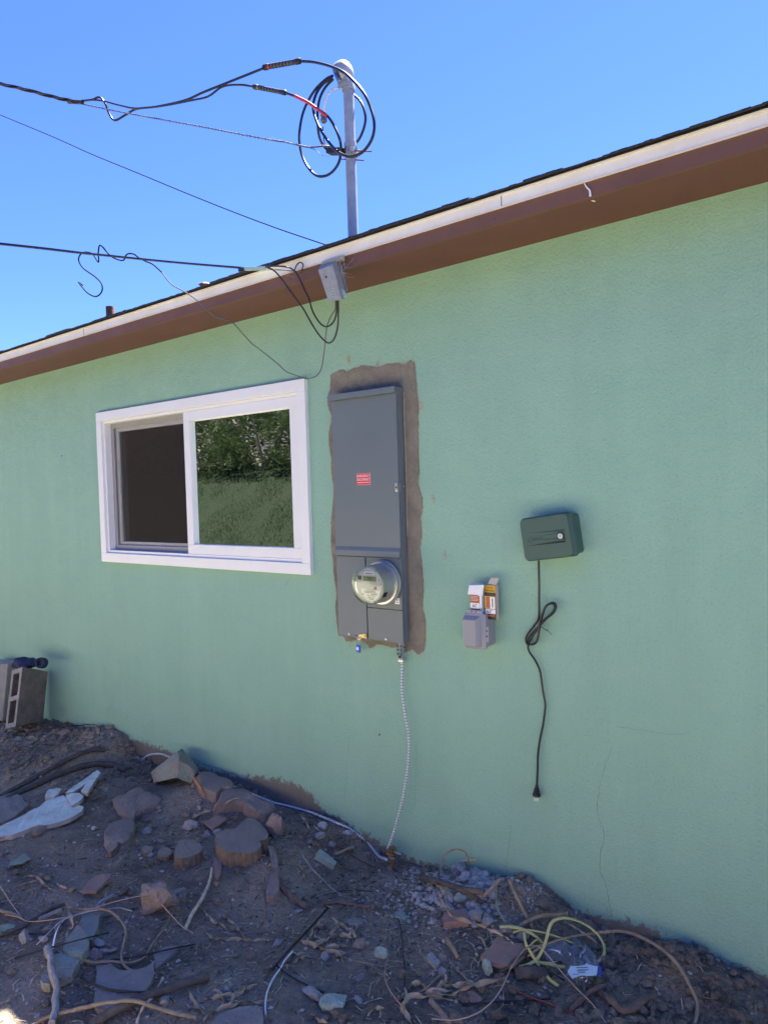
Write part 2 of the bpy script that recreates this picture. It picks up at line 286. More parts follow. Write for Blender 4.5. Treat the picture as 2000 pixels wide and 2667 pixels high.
# ------------------------------------------------------------------ mesh building
ORG = {}
class MB:
    def __init__(s): s.v = []; s.f = []; s.mi = []; s.cm = 0
    def add(s, vs, fs):
        o = len(s.v); s.v += [Vector(v) for v in vs]
        for f in fs: s.f.append([i+o for i in f]); s.mi.append(s.cm)
        return s
    def box(s, a, b):
        x0, y0, z0 = a; x1, y1, z1 = b
        vs = [(x, y, z) for z in (z0, z1) for y in (y0, y1) for x in (x0, x1)]
        return s.add(vs, [(0, 2, 3, 1), (4, 5, 7, 6), (0, 1, 5, 4), (2, 6, 7, 3), (0, 4, 6, 2), (1, 3, 7, 5)])
    def obox(s, c, ax, ay, az):
        vs = [c+ax*i+ay*j+az*k for k in (-1, 1) for j in (-1, 1) for i in (-1, 1)]
        return s.add(vs, [(0, 2, 3, 1), (4, 5, 7, 6), (0, 1, 5, 4), (2, 6, 7, 3), (0, 4, 6, 2), (1, 3, 7, 5)])
    def prism(s, pts, off, top_only=False):
        """polygon pts (Vectors) extruded by off"""
        n = len(pts); tri = tessellate_polygon([pts])
        a = list(pts); b = [p+off for p in pts]
        fs = [tuple(t) for t in tri]+[tuple(i+n for i in reversed(t)) for t in tri]
        fs += [(i, (i+1) % n, (i+1) % n+n, i+n) for i in range(n)]
        return s.add(a+b, fs)
    def tube(s, pts, r, seg=8, res=6, smooth=True, flat=1.0, twist=0.0, wob=0.0, cap=True):
        P = cr(pts, res) if smooth else [Vector(p) for p in pts]
        n = len(P)
        rr = r if callable(r) else (lambda t: r)
        T = [(P[min(i+1, n-1)]-P[max(i-1, 0)]).normalized() for i in range(n)]
        u = T[0].orthogonal().normalized()
        vs = []
        for i in range(n):
            u = (u-T[i]*u.dot(T[i]))
            u = u.normalized() if u.length > 1e-6 else T[i].orthogonal().normalized()
            w_ = T[i].cross(u); t = i/(n-1); ra = rr(t); an = twist*t
            for k in range(seg):
                a = 2*math.pi*k/seg
                c_, s_ = math.cos(a)*ra, math.sin(a)*ra*flat
                x = c_*math.cos(an)-s_*math.sin(an); y = c_*math.sin(an)+s_*math.cos(an)
                q_ = P[i]+u*x+w_*y
                if wob: q_ += noise.noise_vector(q_*40)*wob
                vs.append(q_)
        fs = [(i*seg+k, i*seg+(k+1) % seg, (i+1)*seg+(k+1) % seg, (i+1)*seg+k) for i in range(n-1) for k in range(seg)]
        if cap: fs += [tuple(reversed(range(seg))), tuple((n-1)*seg+k for k in range(seg))]
        return s.add(vs, fs)
    def lathe(s, org, axis, prof, seg=32):
        """prof: (distance along axis, radius)"""
        axis = axis.normalized(); u = axis.orthogonal().normalized(); w_ = axis.cross(u); vs = []
        for a_, r in prof:
            for k in range(seg):
                t = 2*math.pi*k/seg; vs.append(org+axis*a_+(u*math.cos(t)+w_*math.sin(t))*max(r, 1e-5))
        n = len(prof)
        fs = [(i*seg+k, i*seg+(k+1) % seg, (i+1)*seg+(k+1) % seg, (i+1)*seg+k) for i in range(n-1) for k in range(seg)]
        fs += [tuple(reversed(range(seg))), tuple((n-1)*seg+k for k in range(seg))]
        return s.add(vs, fs)
    def rock(s, c, sx, sy, sz, rz=0, sub=3, rough=.25, cuts=7, seed=0):
        bm = bmesh.new(); bmesh.ops.create_icosphere(bm, subdivisions=sub, radius=1)
        rd = random.Random(seed)
        planes = []
        for _ in range(cuts):
            n_ = Vector((rd.gauss(0, 1), rd.gauss(0, 1), rd.gauss(0, 1))).normalized(); planes.append((n_, rd.uniform(.55, .85)))
        vs = []
        for v in bm.verts:
            p = v.co.copy()
            for n_, d in planes:
                e = p.dot(n_)-d
                if e > 0: p -= n_*e*.92
            p *= 1+rough*noise.noise(p*1.7+Vector((seed*3.1, 0, 0)))+rough*.35*noise.noise(p*5+Vector((seed, 4, 0)))
            p = Vector((p.x*sx, p.y*sy, p.z*sz)); p.rotate(Matrix.Rotation(rz, 3, 'Z')); vs.append(p+c)
        fs = [tuple(x.index for x in f.verts) for f in bm.faces]; bm.free()
        return s.add(vs, fs)
    def build(s, name, m, parent=None, origin=None, smooth=False, angle=None, bevel=0):
        vs = s.v
        if origin is None:
            if parent is not None: origin = ORG[parent.name]
            else:
                n = len(vs); origin = Vector((sum(v.x for v in vs)/n, sum(v.y for v in vs)/n, min(v.z for v in vs)))
        me = bpy.data.meshes.new(name); me.from_pydata([tuple(v-origin) for v in vs], [], s.f); me.validate(); me.update()
        bm = bmesh.new(); bm.from_mesh(me); bmesh.ops.recalc_face_normals(bm, faces=bm.faces)
        if bevel:
            es = [e for e in bm.edges if len(e.link_faces) == 2 and e.calc_face_angle(0) > .6]
            bmesh.ops.bevel(bm, geom=es, offset=bevel, segments=2, affect='EDGES', profile=.6, clamp_overlap=True)
        bm.to_mesh(me); bm.free()
        ms = m if isinstance(m, (list, tuple)) else [m]
        for x in ms: me.materials.append(K[x] if isinstance(x, str) else x)
        if len(ms) > 1 and not bevel:
            for p, i in zip(me.polygons, s.mi): p.material_index = i
        if smooth:
            for p in me.polygons: p.use_smooth = True
            try: me.set_sharp_from_angle(angle=R(angle or 40))
            except Exception: pass
        o = bpy.data.objects.new(name, me); C.objects.link(o)
        if parent is not None:
            o.parent = parent; o.location = origin-ORG[parent.name]
        else: o.location = origin
        ORG[o.name] = Vector(origin)
        return o
def cr(pts, res=6):
    P = [Vector(p) for p in pts]
    if len(P) < 3: return P
    Q = [P[0]*2-P[1]]+P+[P[-1]*2-P[-2]]; out = []
    for i in range(1, len(Q)-2):
        a, b, c, d = Q[i-1:i+3]
        for k in range(res):
            t = k/res
            out.append(.5*((2*b)+(c-a)*t+(2*a-5*b+4*c-d)*t*t+(-a+3*b-3*c+d)*t**3))
    out.append(P[-1]); return out
def tag(o, label=None, cat=None, group=None, kind=None):
    if label: o['label'] = label
    if cat: o['category'] = cat
    if group: o['group'] = group
    if kind: o['kind'] = kind
    return o
def thing(name, loc, label, cat, group=None):
    o = bpy.data.objects.new(name, None); C.objects.link(o); o.location = loc; o.empty_display_size = .05
    ORG[o.name] = Vector(loc); return tag(o, label, cat, group)
def text(name, body, c, ux, uz, size, m, parent, ext=0.0006, align='CENTER', sx=1.0):
    """flat lettering at c, ux = reading direction, uz = up"""
    cu = bpy.data.curves.new(name, 'FONT'); cu.body = body; cu.size = size; cu.extrude = ext; cu.align_x = align; cu.align_y = 'CENTER'; cu.resolution_u = 3
    t = bpy.data.objects.new(name+'_tmp', cu); C.objects.link(t)
    dg = bpy.context.evaluated_depsgraph_get(); me = bpy.data.meshes.new_from_object(t.evaluated_get(dg))
    bpy.data.objects.remove(t); bpy.data.curves.remove(cu)
    ux = ux.normalized(); uz = uz.normalized(); n = ux.cross(uz)
    Mx = Matrix(((ux.x*sx, uz.x, n.x, 0), (ux.y*sx, uz.y, n.y, 0), (ux.z*sx, uz.z, n.z, 0), (0, 0, 0, 1)))
    me.transform(Matrix.Translation(c-ORG[parent.name]) @ Mx)
    me.materials.clear(); me.materials.append(K[m]); me.name = name
    o = bpy.data.objects.new(name, me); C.objects.link(o); o.parent = parent; ORG[o.name] = ORG[parent.name]
    return o
XR, ZU = Vector((1, 0, 0)), Vector((0, 0, 1))
def ragged(pts, amp=.006, step=.02, seed=0, lock=None):
    out = []; n = len(pts)
    for i in range(n):
        a, b = pts[i], pts[(i+1) % n]; L = (b-a).length; k = max(1, int(L/step))
        for j in range(k):
            p = a.lerp(b, j/k); nv = noise.noise_vector(p*(.9/step)+Vector((seed, 0, 0)))+.5*noise.noise_vector(p*(2.3/step))
            if lock == 'Y': nv.y = 0
            if lock == 'Z': nv.z = 0
            out.append(p+nv*amp)
    return out

# ------------------------------------------------------------------ terrain
def bump(rg, x, y, r, hh):
    p = G(rg, x, y); BUMPS.append((p.x, p.y, r, hh))
p_ = [('g2', 700, 600, .28, .07), ('g2', 880, 1050, .16, .02), ('g1', 900, 700, .16, .05), ('g6', 900, 1000, .12, .03),
      ('g6', 1350, 1200, .2, .07), ('g5', 560, 480, .16, .05), ('g5', 1000, 520, .12, .05), ('g2', 1250, 1250, .12, .03), ('g1', 1100, 1350, .2, .03)]
tmp = [(G(a, b, c), d, e) for a, b, c, d, e in p_]
BUMPS += [(p.x, p.y, d, e) for p, d, e in tmp]
def axis(lo, hi, st, far, g=1.35):
    a = []; x = lo
    while x < hi-1e-6: a.append(x); x += st
    a.append(hi); s_ = st; x = hi; post = []
    while x < far: s_ *= g; x += s_; post.append(x)
    s_ = st; x = lo; pre = []
    while x > -far: s_ *= g; x -= s_; pre.append(x)
    return pre[::-1]+a+post
def terrain():
    xs = axis(-6.3, .3, .016, 400); ys = axis(-2.7, 0.04, .016, 400)
    v = []; f = []
    for y in ys:
        for x in xs:
            v.append(Vector((x, y, h(x, y) if y < .05 else h(x, 0.0, False)*sm(1, .3, y))))
    nx = len(xs)
    for j in range(len(ys)-1):
        for i in range(nx-1): a = j*nx+i; f.append((a, a+1, a+nx+1, a+nx))
    m = MB(); m.v = v; m.f = f; m.mi = [0]*len(f)
    me = bpy.data.meshes.new('ground'); me.from_pydata([tuple(a) for a in v], [], f)
    for p in me.polygons: p.use_smooth = True
    me.materials.append(K['soil']); o = bpy.data.objects.new('ground', me); C.objects.link(o); tag(o, kind='structure')
terrain()

# ------------------------------------------------------------------ house
def sl(x): return .0068*(x+.5)
Z = EYE
HX0, HX1, HD = -9.0, 2.0, 8.0
house = thing('house', (-3, 0, 0), 'single storey house with green stucco wall, brown eave and cream roof edge', 'house')
wx0, wx1 = -4.2605*1.0, -2.4511
wz0, wz1 = -.3866+Z, .5323+Z
ix0, ix1, iz0, iz1 = wx0+.07, wx1-.07, wz0+.05, wz1-.05           # rough opening
def wall_front():
    xs = sorted(set([round(HX0+.06*i, 4) for i in range(int((-6.2-HX0)/.06))]+[round(-6.2+.02*i, 4) for i in range(int(6.4/.02))]+[.3, 1, HX1, ix0, ix1]))
    zt = .90+Z; zs = sorted(set([-.35]+[round(-.3+.02*i, 4) for i in range(36)]+[round(.42+.08*i, 4) for i in range(25)]+[iz0, iz1, zt]))
    zs = [z for z in zs if z <= zt]
    v = []; f = []; d = []
    for z in zs:
        for x in xs:
            v.append((x, 0, z))
            s_ = interp(sp, x); d.append(sm(.06, -.05, z-s_) if -5.9 < x else sm(.05, 0, z-s_))
    nx = len(xs)
    for j in range(len(zs)-1):
        for i in range(nx-1):
            if ix0-1e-5 <= xs[i] and xs[i+1] <= ix1+1e-5 and iz0-1e-5 <= zs[j] and zs[j+1] <= iz1+1e-5: continue
            a = j*nx+i; f.append((a, a+1, a+nx+1, a+nx))
    me = bpy.data.meshes.new('wall'); me.from_pydata([(a[0]+3, a[1], a[2]) for a in v], [], f)
    at = me.attributes.new('soil', 'FLOAT', 'POINT')
    for i, k in enumerate(d): at.data[i].value = k
    me.materials.append(K['wall']); o = bpy.data.objects.new('wall', me); C.objects.link(o); o.parent = house
wall_front()
m = MB(); m.box((HX0, .02, -.3), (HX0+.1, HD, .95+Z)).box((HX1-.1, .02, -.3), (HX1, HD, .95+Z)).box((HX0+.1, HD-.1, -.3), (HX1-.1, HD, .95+Z))
m.build('rear_wall', 'wall', house)
def strip(y0, y1, z0, z1, x0=HX0-.2, x1=HX1+.2):
    v = []
    for x in (x0, x1):
        v += [(x, y0, z0+sl(x)), (x, y1, z0+sl(x)), (x, y1, z1+sl(x)), (x, y0, z1+sl(x))]
    return v, [(0, 1, 2, 3), (7, 6, 5, 4), (0, 4, 5, 1), (1, 5, 6, 2), (2, 6, 7, 3), (3, 7, 4, 0)]
ZS = .891+Z
m = MB(); m.add(*strip(-.255, .03, ZS, ZS+.012)); m.build('soffit', 'soffit', house)
m = MB(); m.add(*strip(-.275, -.2555, ZS-.001, ZS+.085)); m.build('fascia', 'fascia', house)
m = MB(); m.add(*strip(-.2815, -.2755, ZS+.049, ZS+.084)); m.add(*strip(-.289, -.2755, ZS+.0845, ZS+.0895)); m.add(*strip(-.285,-.2755,ZS+.046,ZS+.0485)); m.build('drip_edge', 'drip', house)
for xj in (-1.247, -3.9):
    MB().box((xj, -.2830, ZS+sl(xj)+.050), (xj+.0022, -.2816, ZS+sl(xj)+.084)).build('trim_joint', 'crackb' if 0 else 'wiregrey', house)
for k in range(11):
    xn = -5.2+.49*k; MB().lathe(Vector((xn, -.2755, ZS+sl(xn)+.020)), Vector((0, -1, 0)), [(0, .0032), (.0015, .0028)], 8).build('nail_head', 'rust', house)
# roof deck and shingles
def roof():
    m = MB(); rise = 3.6*.22
    zE = ZS+.0902
    a = [(-.29, zE), (HD/2, zE+rise+.1), (HD+.3, zE), (HD+.3, zE+.01), (HD/2, zE+rise+.11), (-.29, zE+.003)]
    v = []
    for x in (HX0-.3, HX1+.3): v += [(x, y, z+sl(x)) for y, z in a]
    m.add(v, [(0, 1, 2, 3, 4, 5), (11, 10, 9, 8, 7, 6)]+[(i, (i+1) % 6, (i+1) % 6+6, i+6) for i in range(6)])
    x = HX0-.3; sl_ = (rise+.1)/(HD/2+.29)
    while x < HX1+.3:
        wd = random.uniform(.09, .34); t = random.choice([.003, .004, .008, .009]); y0 = -.305-random.uniform(0, .006)
        z0 = zE+.0034
        # ragged front edge
        n = max(2, int(wd/.025)); pts = []
        for k in range(n):
            xa, xb = x+wd*k/n, x+wd*(k+1)/n; j = random.uniform(-.0012, .0012)
            vs = []
            for xx in (xa, xb):
                vs += [(xx, y0, z0+sl(xx)), (xx, .3, z0+sl(xx)+.6*sl_), (xx, .3, z0+t+j+sl(xx)+.6*sl_), (xx, y0, z0+t+j+sl(xx))]
            m.add(vs, [(0, 1, 2, 3), (7, 6, 5, 4), (0, 4, 5, 1), (1, 5, 6, 2), (2, 6, 7, 3), (3, 7, 4, 0)])
        x += wd
    m.build('roof', 'shingle', house)
roof()
# mortar patch behind the panel
po = [('z4', x, y) for x, y in ((180, 350), (200, 325), (310, 280), (345, 300), (430, 275), (550, 225), (640, 240), (720, 245), (830, 215), (930, 200), (1040, 215), (1100, 165), (1150, 210), (1150, 330), (1170, 450), (1175, 560), (1195, 700), (1185, 850), (1190, 1000), (1185, 1200), (1195, 1400), (1185, 1600), (1225, 1750), (1235, 1850), (1215, 2000), (1225, 2200))]
po += [('z5', x, y) for x, y in ((1525, 100), (1510, 250), (1530, 500), (1560, 740), (1560, 850), (1545, 1000), (1550, 1150), (1585, 1300), (1590, 1550), (1570, 1700), (1540, 1770), (1470, 1790), (1390, 1720), (1300, 1760), (1180, 1690), (1100, 1700), (1000, 1660), (900, 1650), (840, 1700), (800, 1710), (720, 1620), (640, 1580), (520, 1610), (440, 1600), (410, 1540), (340, 1520), (320, 1400), (310, 1250), (290, 1100), (310, 930), (290, 800), (270, 600), (240, 350), (230, 100))]
po += [('z4', x, y) for x, y in ((190, 2000), (215, 1750), (210, 1600), (180, 1450), (190, 1300), (165, 1150), (160, 1000), (185, 900), (190, 800), (150, 700), (145, 600), (175, 500))]
pm = [PW(*a, -.004) for a in po]
m = MB(); m.prism(ragged(ragged(pm, .006, .035, 5, 'Y'), .004, .008, 2, 'Y'), Vector((0, .0035, 0))); m.build('mortar_patch', 'mortar', house)
pc = Vector((sum(p.x for p in pm)/len(pm), 0, sum(p.z for p in pm)/len(pm)))
m = MB(); m.prism(ragged([Vector((p.x+(.003 if p.x > pc.x else -.003), -.0015, p.z+(.004 if p.z > pc.z else -.004))) for p in pm], .0045, .012, 9, 'Y'), Vector((0, .001, 0))); m.build('patch_rim', 'chip', house)
for k, (r_, x, y, s_) in enumerate((('z4', 1220, 690, .012), ('z4', 1235, 1870, .008), ('z4', 385, 155, .01), ('f', 935, 1077, .009), ('f', 962, 1200, .009), ('z4', 720, 225, .012))):
    c = PW(r_, x, y, -.0016); pts = [c+Vector((math.cos(a*.7)*s_*(.6+.6*random.random()), 0, math.sin(a*.7)*s_*2*(.6+.6*random.random()))) for a in range(9)]
    MB().prism(ragged(pts, .003, .006, k, 'Y'), Vector((0, .001, 0))).build('paint_chip', 'chip', house)
# cracks in the stucco
def crack(rg, pts, wd=.0016, mt='crack', Y=-.0008, amp=.004):
    P = cr([PW(rg, x, y, Y) for x, y in pts], 10); m = MB(); L = []; Rr = []
    for i, p in enumerate(P):
        t = (P[min(i+1, len(P)-1)]-P[max(i-1, 0)]); t.normalize(); n_ = Vector((-t.z, 0, t.x))
        p = p+n_*noise.noise(p*60)*amp; w_ = wd*(.35+.9*abs(noise.noise(p*35)))
        L.append(p+n_*w_); Rr.append(p-n_*w_)
    n = len(P); m.add(L+Rr, [(i, i+1, n+i+1, n+i) for i in range(n-1)]); return m.build('crack', mt, house)
crack('g5', [(1570, 0), (1585, 90), (1560, 200), (1555, 330), (1595, 420), (1620, 540), (1640, 650)], .0015)
crack('f', [(1322, 1615), (1300, 1680), (1290, 1740), (1298, 1790)], .001)
crack('g5', [(915, 0), (905, 110), (885, 260), (880, 360)], .001)
crack('g7', [(690, 60), (690, 120), (675, 300), (665, 480), (655, 600)], .0008)
crack('g7', [(1275, 130), (1270, 400), (1260, 660)], .0008)
crack('f', [(1330, 1570), (1400, 1580), (1450, 1587), (1490, 1583)], .0008)
crack('f', [(230, 1545), (262, 1470), (255, 1420)], .0008)
crack('g1', [(660, 130), (685, 230), (680, 400)], .001)
crack('g2', [(510, 250), (600, 300), (700, 330), (800, 365), (880, 385)], .003)
crack('f', [(614, 1268), (620, 1258), (628, 1246)], .0012)
# crack/joint along the brown soffit, with a white drip
L = []; Rr = []
for i in range(81):
    xa = -1.75+.02*i; w_ = .0007+.0022*abs(N(xa*9, 3)); L.append(Vector((xa, -.2553-w_, ZS+sl(xa)-.0006))); Rr.append(Vector((xa, -.2549+w_*.6, ZS+sl(xa)-.0006)))
MB().add(L+Rr, [(i, i+1, 82+i, 81+i) for i in range(80)]).build('joint_gap', 'crackb', house)
dp = MB(); dp.tube([PW('g8', x, y, -.279) for x, y in ((525, 655), (540, 680), (558, 700), (562, 735))], lambda t: .0016+.0022*t, 6); dp.build('paint_drip', 'white', house, smooth=True)
dp = MB(); dp.tube([PW('g8', x, y, -.24) for x, y in ((562, 755), (575, 762), (592, 767))], .0022, 6); dp.build('paint_drip', 'white', house, smooth=True)
# window
def frame(m, x0, x1, z0, z1, w_, y0, y1):
    m.box((x0, y0, z0), (x1, y1, z0+w_)); m.box((x0, y0, z1-w_), (x1, y1, z1)); m.box((x0, y0, z0+w_), (x0+w_, y1, z1-w_)); m.box((x1-w_, y0, z0+w_), (x1, y1, z1-w_)); return m
win = MB(); frame(win, wx0, wx1, wz0, wz1, .055, -.022, .004); wf = win.build('window', 'vinyl', house, bevel=.003)
m = MB(); frame(m, wx0+.0555, wx1-.0555, wz0+.0555, wz1-.0555, .016, -.006, .09); m.build('window_frame', 'vinyl', wf, bevel=.001)
xm = PW('z7', 725, 800, -.01).x
m = MB(); frame(m, xm-.035, wx1-.072, wz0+.072, wz1-.072, .052, -.004, .028); m.build('sash', 'vinyl', wf, bevel=.003)
m = MB(); m.add([(xm+.0, .016, wz0+.1), (wx1-.1, .016, wz0+.1), (wx1-.1, .016, wz1-.1), (xm+.0, .016, wz1-.1)], [(0, 1, 2, 3)]); m.build('pane', 'glass', wf)
m = MB(); frame(m, wx0+.072, xm+.01, wz0+.072, wz1-.072, .03, .034, .044); m.build('screen_frame', 'screenframe', wf, bevel=.001)
m = MB(); m.add([(wx0+.1, .040, wz0+.1), (xm, .040, wz0+.1), (xm, .040, wz1-.1), (wx0+.1, .040, wz1-.1)], [(0, 1, 2, 3)]); m.build('insect_screen', 'screen', wf)
m = MB(); frame(m, wx0+.072, xm+.10, wz0+.072, wz1-.072, .05, .05, .075); m.build('sash', 'vinyl', wf, bevel=.002)
m = MB(); m.add([(wx0+.1, .062, wz0+.1), (xm, .062, wz0+.1), (xm, .062, wz1-.1), (wx0+.1, .062, wz1-.1)], [(0, 1, 2, 3)]); m.build('pane', 'glass', wf)
rm = MB(); X0, X1, Y1, Z0, Z1 = wx0-.8, wx1+.6, 3.0, -.05+.0, 2.38
rm.add([(X0, .1, Z0), (X1, .1, Z0), (X1, Y1, Z0), (X0, Y1, Z0), (X0, .1, Z1), (X1, .1, Z1), (X1, Y1, Z1), (X0, Y1, Z1)], [(0, 1, 2, 3), (4, 5, 6, 7), (1, 2, 6, 5), (2, 3, 7, 6), (3, 0, 4, 7)])
rm.build('room', 'room', house)

# ------------------------------------------------------------------ electrical panel
k_ = 2.45/2.37
ex0, ex1, ez0, ez1 = -2.1848*k_, -1.8331*k_, -.6232*k_+Z, .3945*k_+Z
panel = thing('electrical_panel', ((ex0+ex1)/2, 0, ez0), 'tall grey metal service panel with round meter mounted in the mortar patch', 'electrical panel')
fy = -.05
MB().box((ex0+.004, -.043, ez0+.004), (ex1-.001, .0, ez1)).build('cabinet', 'panel', panel, bevel=.002)
zb = PW('z5', 750, 385, fy).z; zb2 = PW('z5', 750, 290, fy).z
def plate(x0, x1, z0, z1, name, y=fy, lab=None):
    o = MB().box((x0, y, z0), (x1, -.0435, z1)).build(name, 'panel', panel, bevel=.0015)
    if lab: o['label'] = lab
    return o
plate(ex0, ex1, zb2+.012, ez1-.003, 'door')
m = MB(); m.add([(ex0, fy, zb2+.0115), (ex1, fy, zb2+.0115), (ex1, fy-.008, zb2-.003), (ex0, fy-.008, zb2-.003), (ex0, fy-.008, zb+.001), (ex1, fy-.008, zb+.001), (ex1, -.044, zb+.001), (ex0, -.044, zb+.001), (ex1, -.044, zb2+.0115), (ex0, -.044, zb2+.0115)],
                [(0, 1, 2, 3), (3, 2, 5, 4), (4, 5, 6, 7), (0, 3, 4, 7, 9), (1, 8, 6, 5, 2), (9, 8, 1, 0), (7, 6, 8, 9)]); m.build('rail', 'panel', panel)
xs_ = PW('z5', 755, 1300, fy).x
plate(ex0+.0, xs_-.003, ez0, zb-.002, 'left_cover')
zc = PW('z5', 1000, 1140, fy).z
plate(xs_+.003, ex1, ez0-.001, zc-.001, 'lower_cover')
plate(xs_+.003, ex1, zc+.001, zb-.002, 'meter_cover')
MB().box((xs_-.006, -.0445, ez0+.01), (xs_+.006, -.0432, zb-.01)).build('seam', 'dark', panel)
m = MB(); m.box((ex0-.006, -.066, ez1-.004), (ex1+.004, -.058, ez1+.022)); m.box((ex0-.006, -.0575, ez1+.016), (ex1+.004, -.001, ez1+.022)); m.box((ex1+.0, -.0575, ez1-.004), (ex1+.004, -.001, ez1+.0155)); m.box((ex0-.006, -.0575, ez1-.004), (ex0-.002, -.001, ez1+.0155)); m.build('lid', 'panel', panel, bevel=.001)
# side flange + caulk
MB().box((ex1-.0005, -.036, ez0+.03), (ex1+.003, -.012, ez1-.03)).build('side_flange', 'panel', panel)
st = MB(); a, b, c, d = [PW('z4', x, y, fy-.0008) for x, y in ((485, 1605), (640, 1605), (640, 1470), (485, 1470))]
zc0, zc1 = (a.z+b.z)/2, (c.z+d.z)/2
MB().box((a.x, fy-.0010, zc0), (b.x, fy, zc1)).build('sticker', 'white', panel)
sx0, sx1 = a.x+.0008, b.x-.0008
sti = MB().box((sx0, fy-.0016, zc0+.0008), (sx1, fy-.0010, zc1-.0008)).build('sticker_face', 'redlabel', panel)
cx_ = (sx0+sx1)/2; hh_ = zc1-zc0
def fit(name, body, x0, x1, y, z, size, mt, par, sx=1.0): return text(name, body, Vector(((x0+x1)/2, y, z)), XR, ZU, size, mt, par, .0003, sx=sx)
fit('lettering', 'EMERGENCY', sx0, sx1, fy-.0018, zc1-hh_*.24, hh_*.30, 'white', panel, .82*(sx1-sx0)/.075*1.05)
fit('lettering', 'DISCONNECT', sx0, sx1, fy-.0018, zc1-hh_*.54, hh_*.30, 'white', panel, .78*(sx1-sx0)/.075*1.02)
MB().box((sx0+.003, fy-.0019, zc0+hh_*.19), (sx1-.003, fy-.0016, zc0+hh_*.235)).build('lettering', 'white', panel)
p = PW('z4', 940, 1633, fy-.006)
m = MB(); m.box((p.x-.008, fy-.007, p.z-.017), (p.x+.006, fy, p.z+.019)); la = m.build('latch', 'steel', panel, bevel=.003)
MB().lathe(Vector((p.x, fy-.0072, p.z)), Vector((0, -1, 0)), [(0, .004), (.001, .004)], 12).build('latch_hole', 'dark', la)
MB().box((ex1-.001, -.048, p.z-.022), (ex1+.006, -.012, p.z+.02)).build('latch_bracket', 'panel', panel, bevel=.001)
MB().lathe(Vector((ex1+.006, -.022, p.z+.003)), XR, [(0, .004), (.002, .004)], 12).build('screw', 'steel', panel)
for x, y in ((490, 1505), (1020, 1577)):
    p = PW('z5', x, y, fy-.003); MB().lathe(Vector((p.x, fy, p.z)), Vector((0, -1, 0)), [(0, .0065), (.003, .006), (.0045, .003)], 14).build('screw', 'steel', panel, smooth=True)
pl = [PW('z5', x, y, fy-.006) for x, y in ((605, 1555), (640, 1510), (735, 1500), (745, 1570), (690, 1555), (640, 1580))]
m = MB().prism(pl, Vector((0, .004, 0))); p = PW('z5', 715, 1537, fy-.006); m.lathe(p, Vector((0, -1, 0)), [(0, .006), (.003, .006), (.003, .003), (.004, .003)], 12); m.build('seal_tab', 'brass', panel)
MB().tube([PW('z5', x, y, fy-.008) for x, y in ((545, 1530), (600, 1545), (650, 1555), (660, 1570), (630, 1585), (605, 1560))], .0018, 6).build('seal_wire', 'steel', panel, smooth=True)
MB().tube([PW('z5', x, y, -.03) for x, y in ((605, 1575), (608, 1620), (612, 1660))], .0008, 5).build('seal_wire', 'wiregrey', panel)
a, b = PW('z5', 610, 1765, -.03), PW('z5', 655, 1660, -.03)
se = MB().box((a.x, -.036, a.z), (b.x, -.028, b.z)).build('seal_tag', 'bluep', panel, bevel=.002)
p = PW('z5', 622, 1712, -.037); MB().box((p.x-.008, -.039, p.z-.006), (p.x+.004, -.0365, p.z+.006)).build('seal_clip', 'white', panel)
p = PW('z5', 1187, 1028, fy); a = MB().box((p.x-.0125, fy-.001, p.z-.0125), (p.x+.0125, fy, p.z+.0125)).build('label_tag', 'white', panel)
for dz, w_, t in ((.006, .009, .0012), (.003, .006, .0008), (-.005, .006, .0022)): MB().box((p.x-w_, fy-.0014, p.z+dz-t/2), (p.x+w_, fy-.001, p.z+dz+t/2)).build('tag_print', 'dark', panel)
for (x0, y0, x1, y1) in ((595, 985, 690, 1042), (600, 1010, 668, 1052)):
    MB().tube([PW('z4', x0, y0, fy-.0003), PW('z4', (x0+x1)/2+8, (y0+y1)/2-6, fy-.0003), PW('z4', x1, y1, fy-.0003)], .0012, 5, flat=.3).build('scuff', 'scuff', panel, smooth=True)
# caulk line right
MB().tube([PW('z4', x, y, -.006) for x, y in ((1030, 530), (1030, 800), (1040, 1100), (1052, 1500), (1060, 1900), (1068, 2200))], .0022, 6, wob=.001).build('caulk', 'chip', panel)
# meter
fc = PW('z5', 757, 800, -.165); mc = Vector((fc.x, fy-.008, fc.z)); Yn = Vector((0, -1, 0))
met = MB().lathe(mc, Yn, [(0, .094), (.006, .096), (.010, .094), (.012, .088), (.02, .084)], 48).build('meter', 'galv', panel, smooth=True)
MB().lathe(mc, Yn, [(.0125, .092), (.019, .093), (.024, .091), (.025, .084)], 48).build('meter_ring', 'steel', met, smooth=True)
MB().lathe(mc, Yn, [(.02, .083), (.095, .080), (.096, .0775)], 48).build('meter_can', 'meterside', met, smooth=True)
MB().lathe(mc, Yn, [(.0963, .0712), (.0975, .0712)], 48).build('meter_face', 'cream', met, smooth=True)
cv = MB().lathe(mc, Yn, [(.0965, .0815), (.105, .0812), (.114, .0785), (.1175, .072), (.118, .02)], 48).build('clear_cover', 'meterglass', met, smooth=True)
FY = mc.y-.0977
def fm(x, y): return (x-757)/540*.155*1.32, -(y-800)/540*.158
def mr(x0, y0, x1, y1, mt, name, dy=0, ext=.0006):
    a, b = fm(x0, y0), fm(x1, y1); return MB().box((mc.x+min(a[0], b[0]), FY-dy-ext, mc.z+min(a[1], b[1])), (mc.x+max(a[0], b[0]), FY-dy, mc.z+max(a[1], b[1]))).build(name, mt, met)
mr(690, 605, 840, 655, 'white', 'meter_label'); mr(715, 632, 820, 642, 'wiregrey', 'meter_print', .0007)
mr(680, 675, 862, 745, 'lcd', 'display', 0, .001)
text('digits', '888', Vector((mc.x+.006, FY-.0013, mc.z+fm(0, 710)[1])), XR, ZU, .016, 'lcdk', met, .0002)
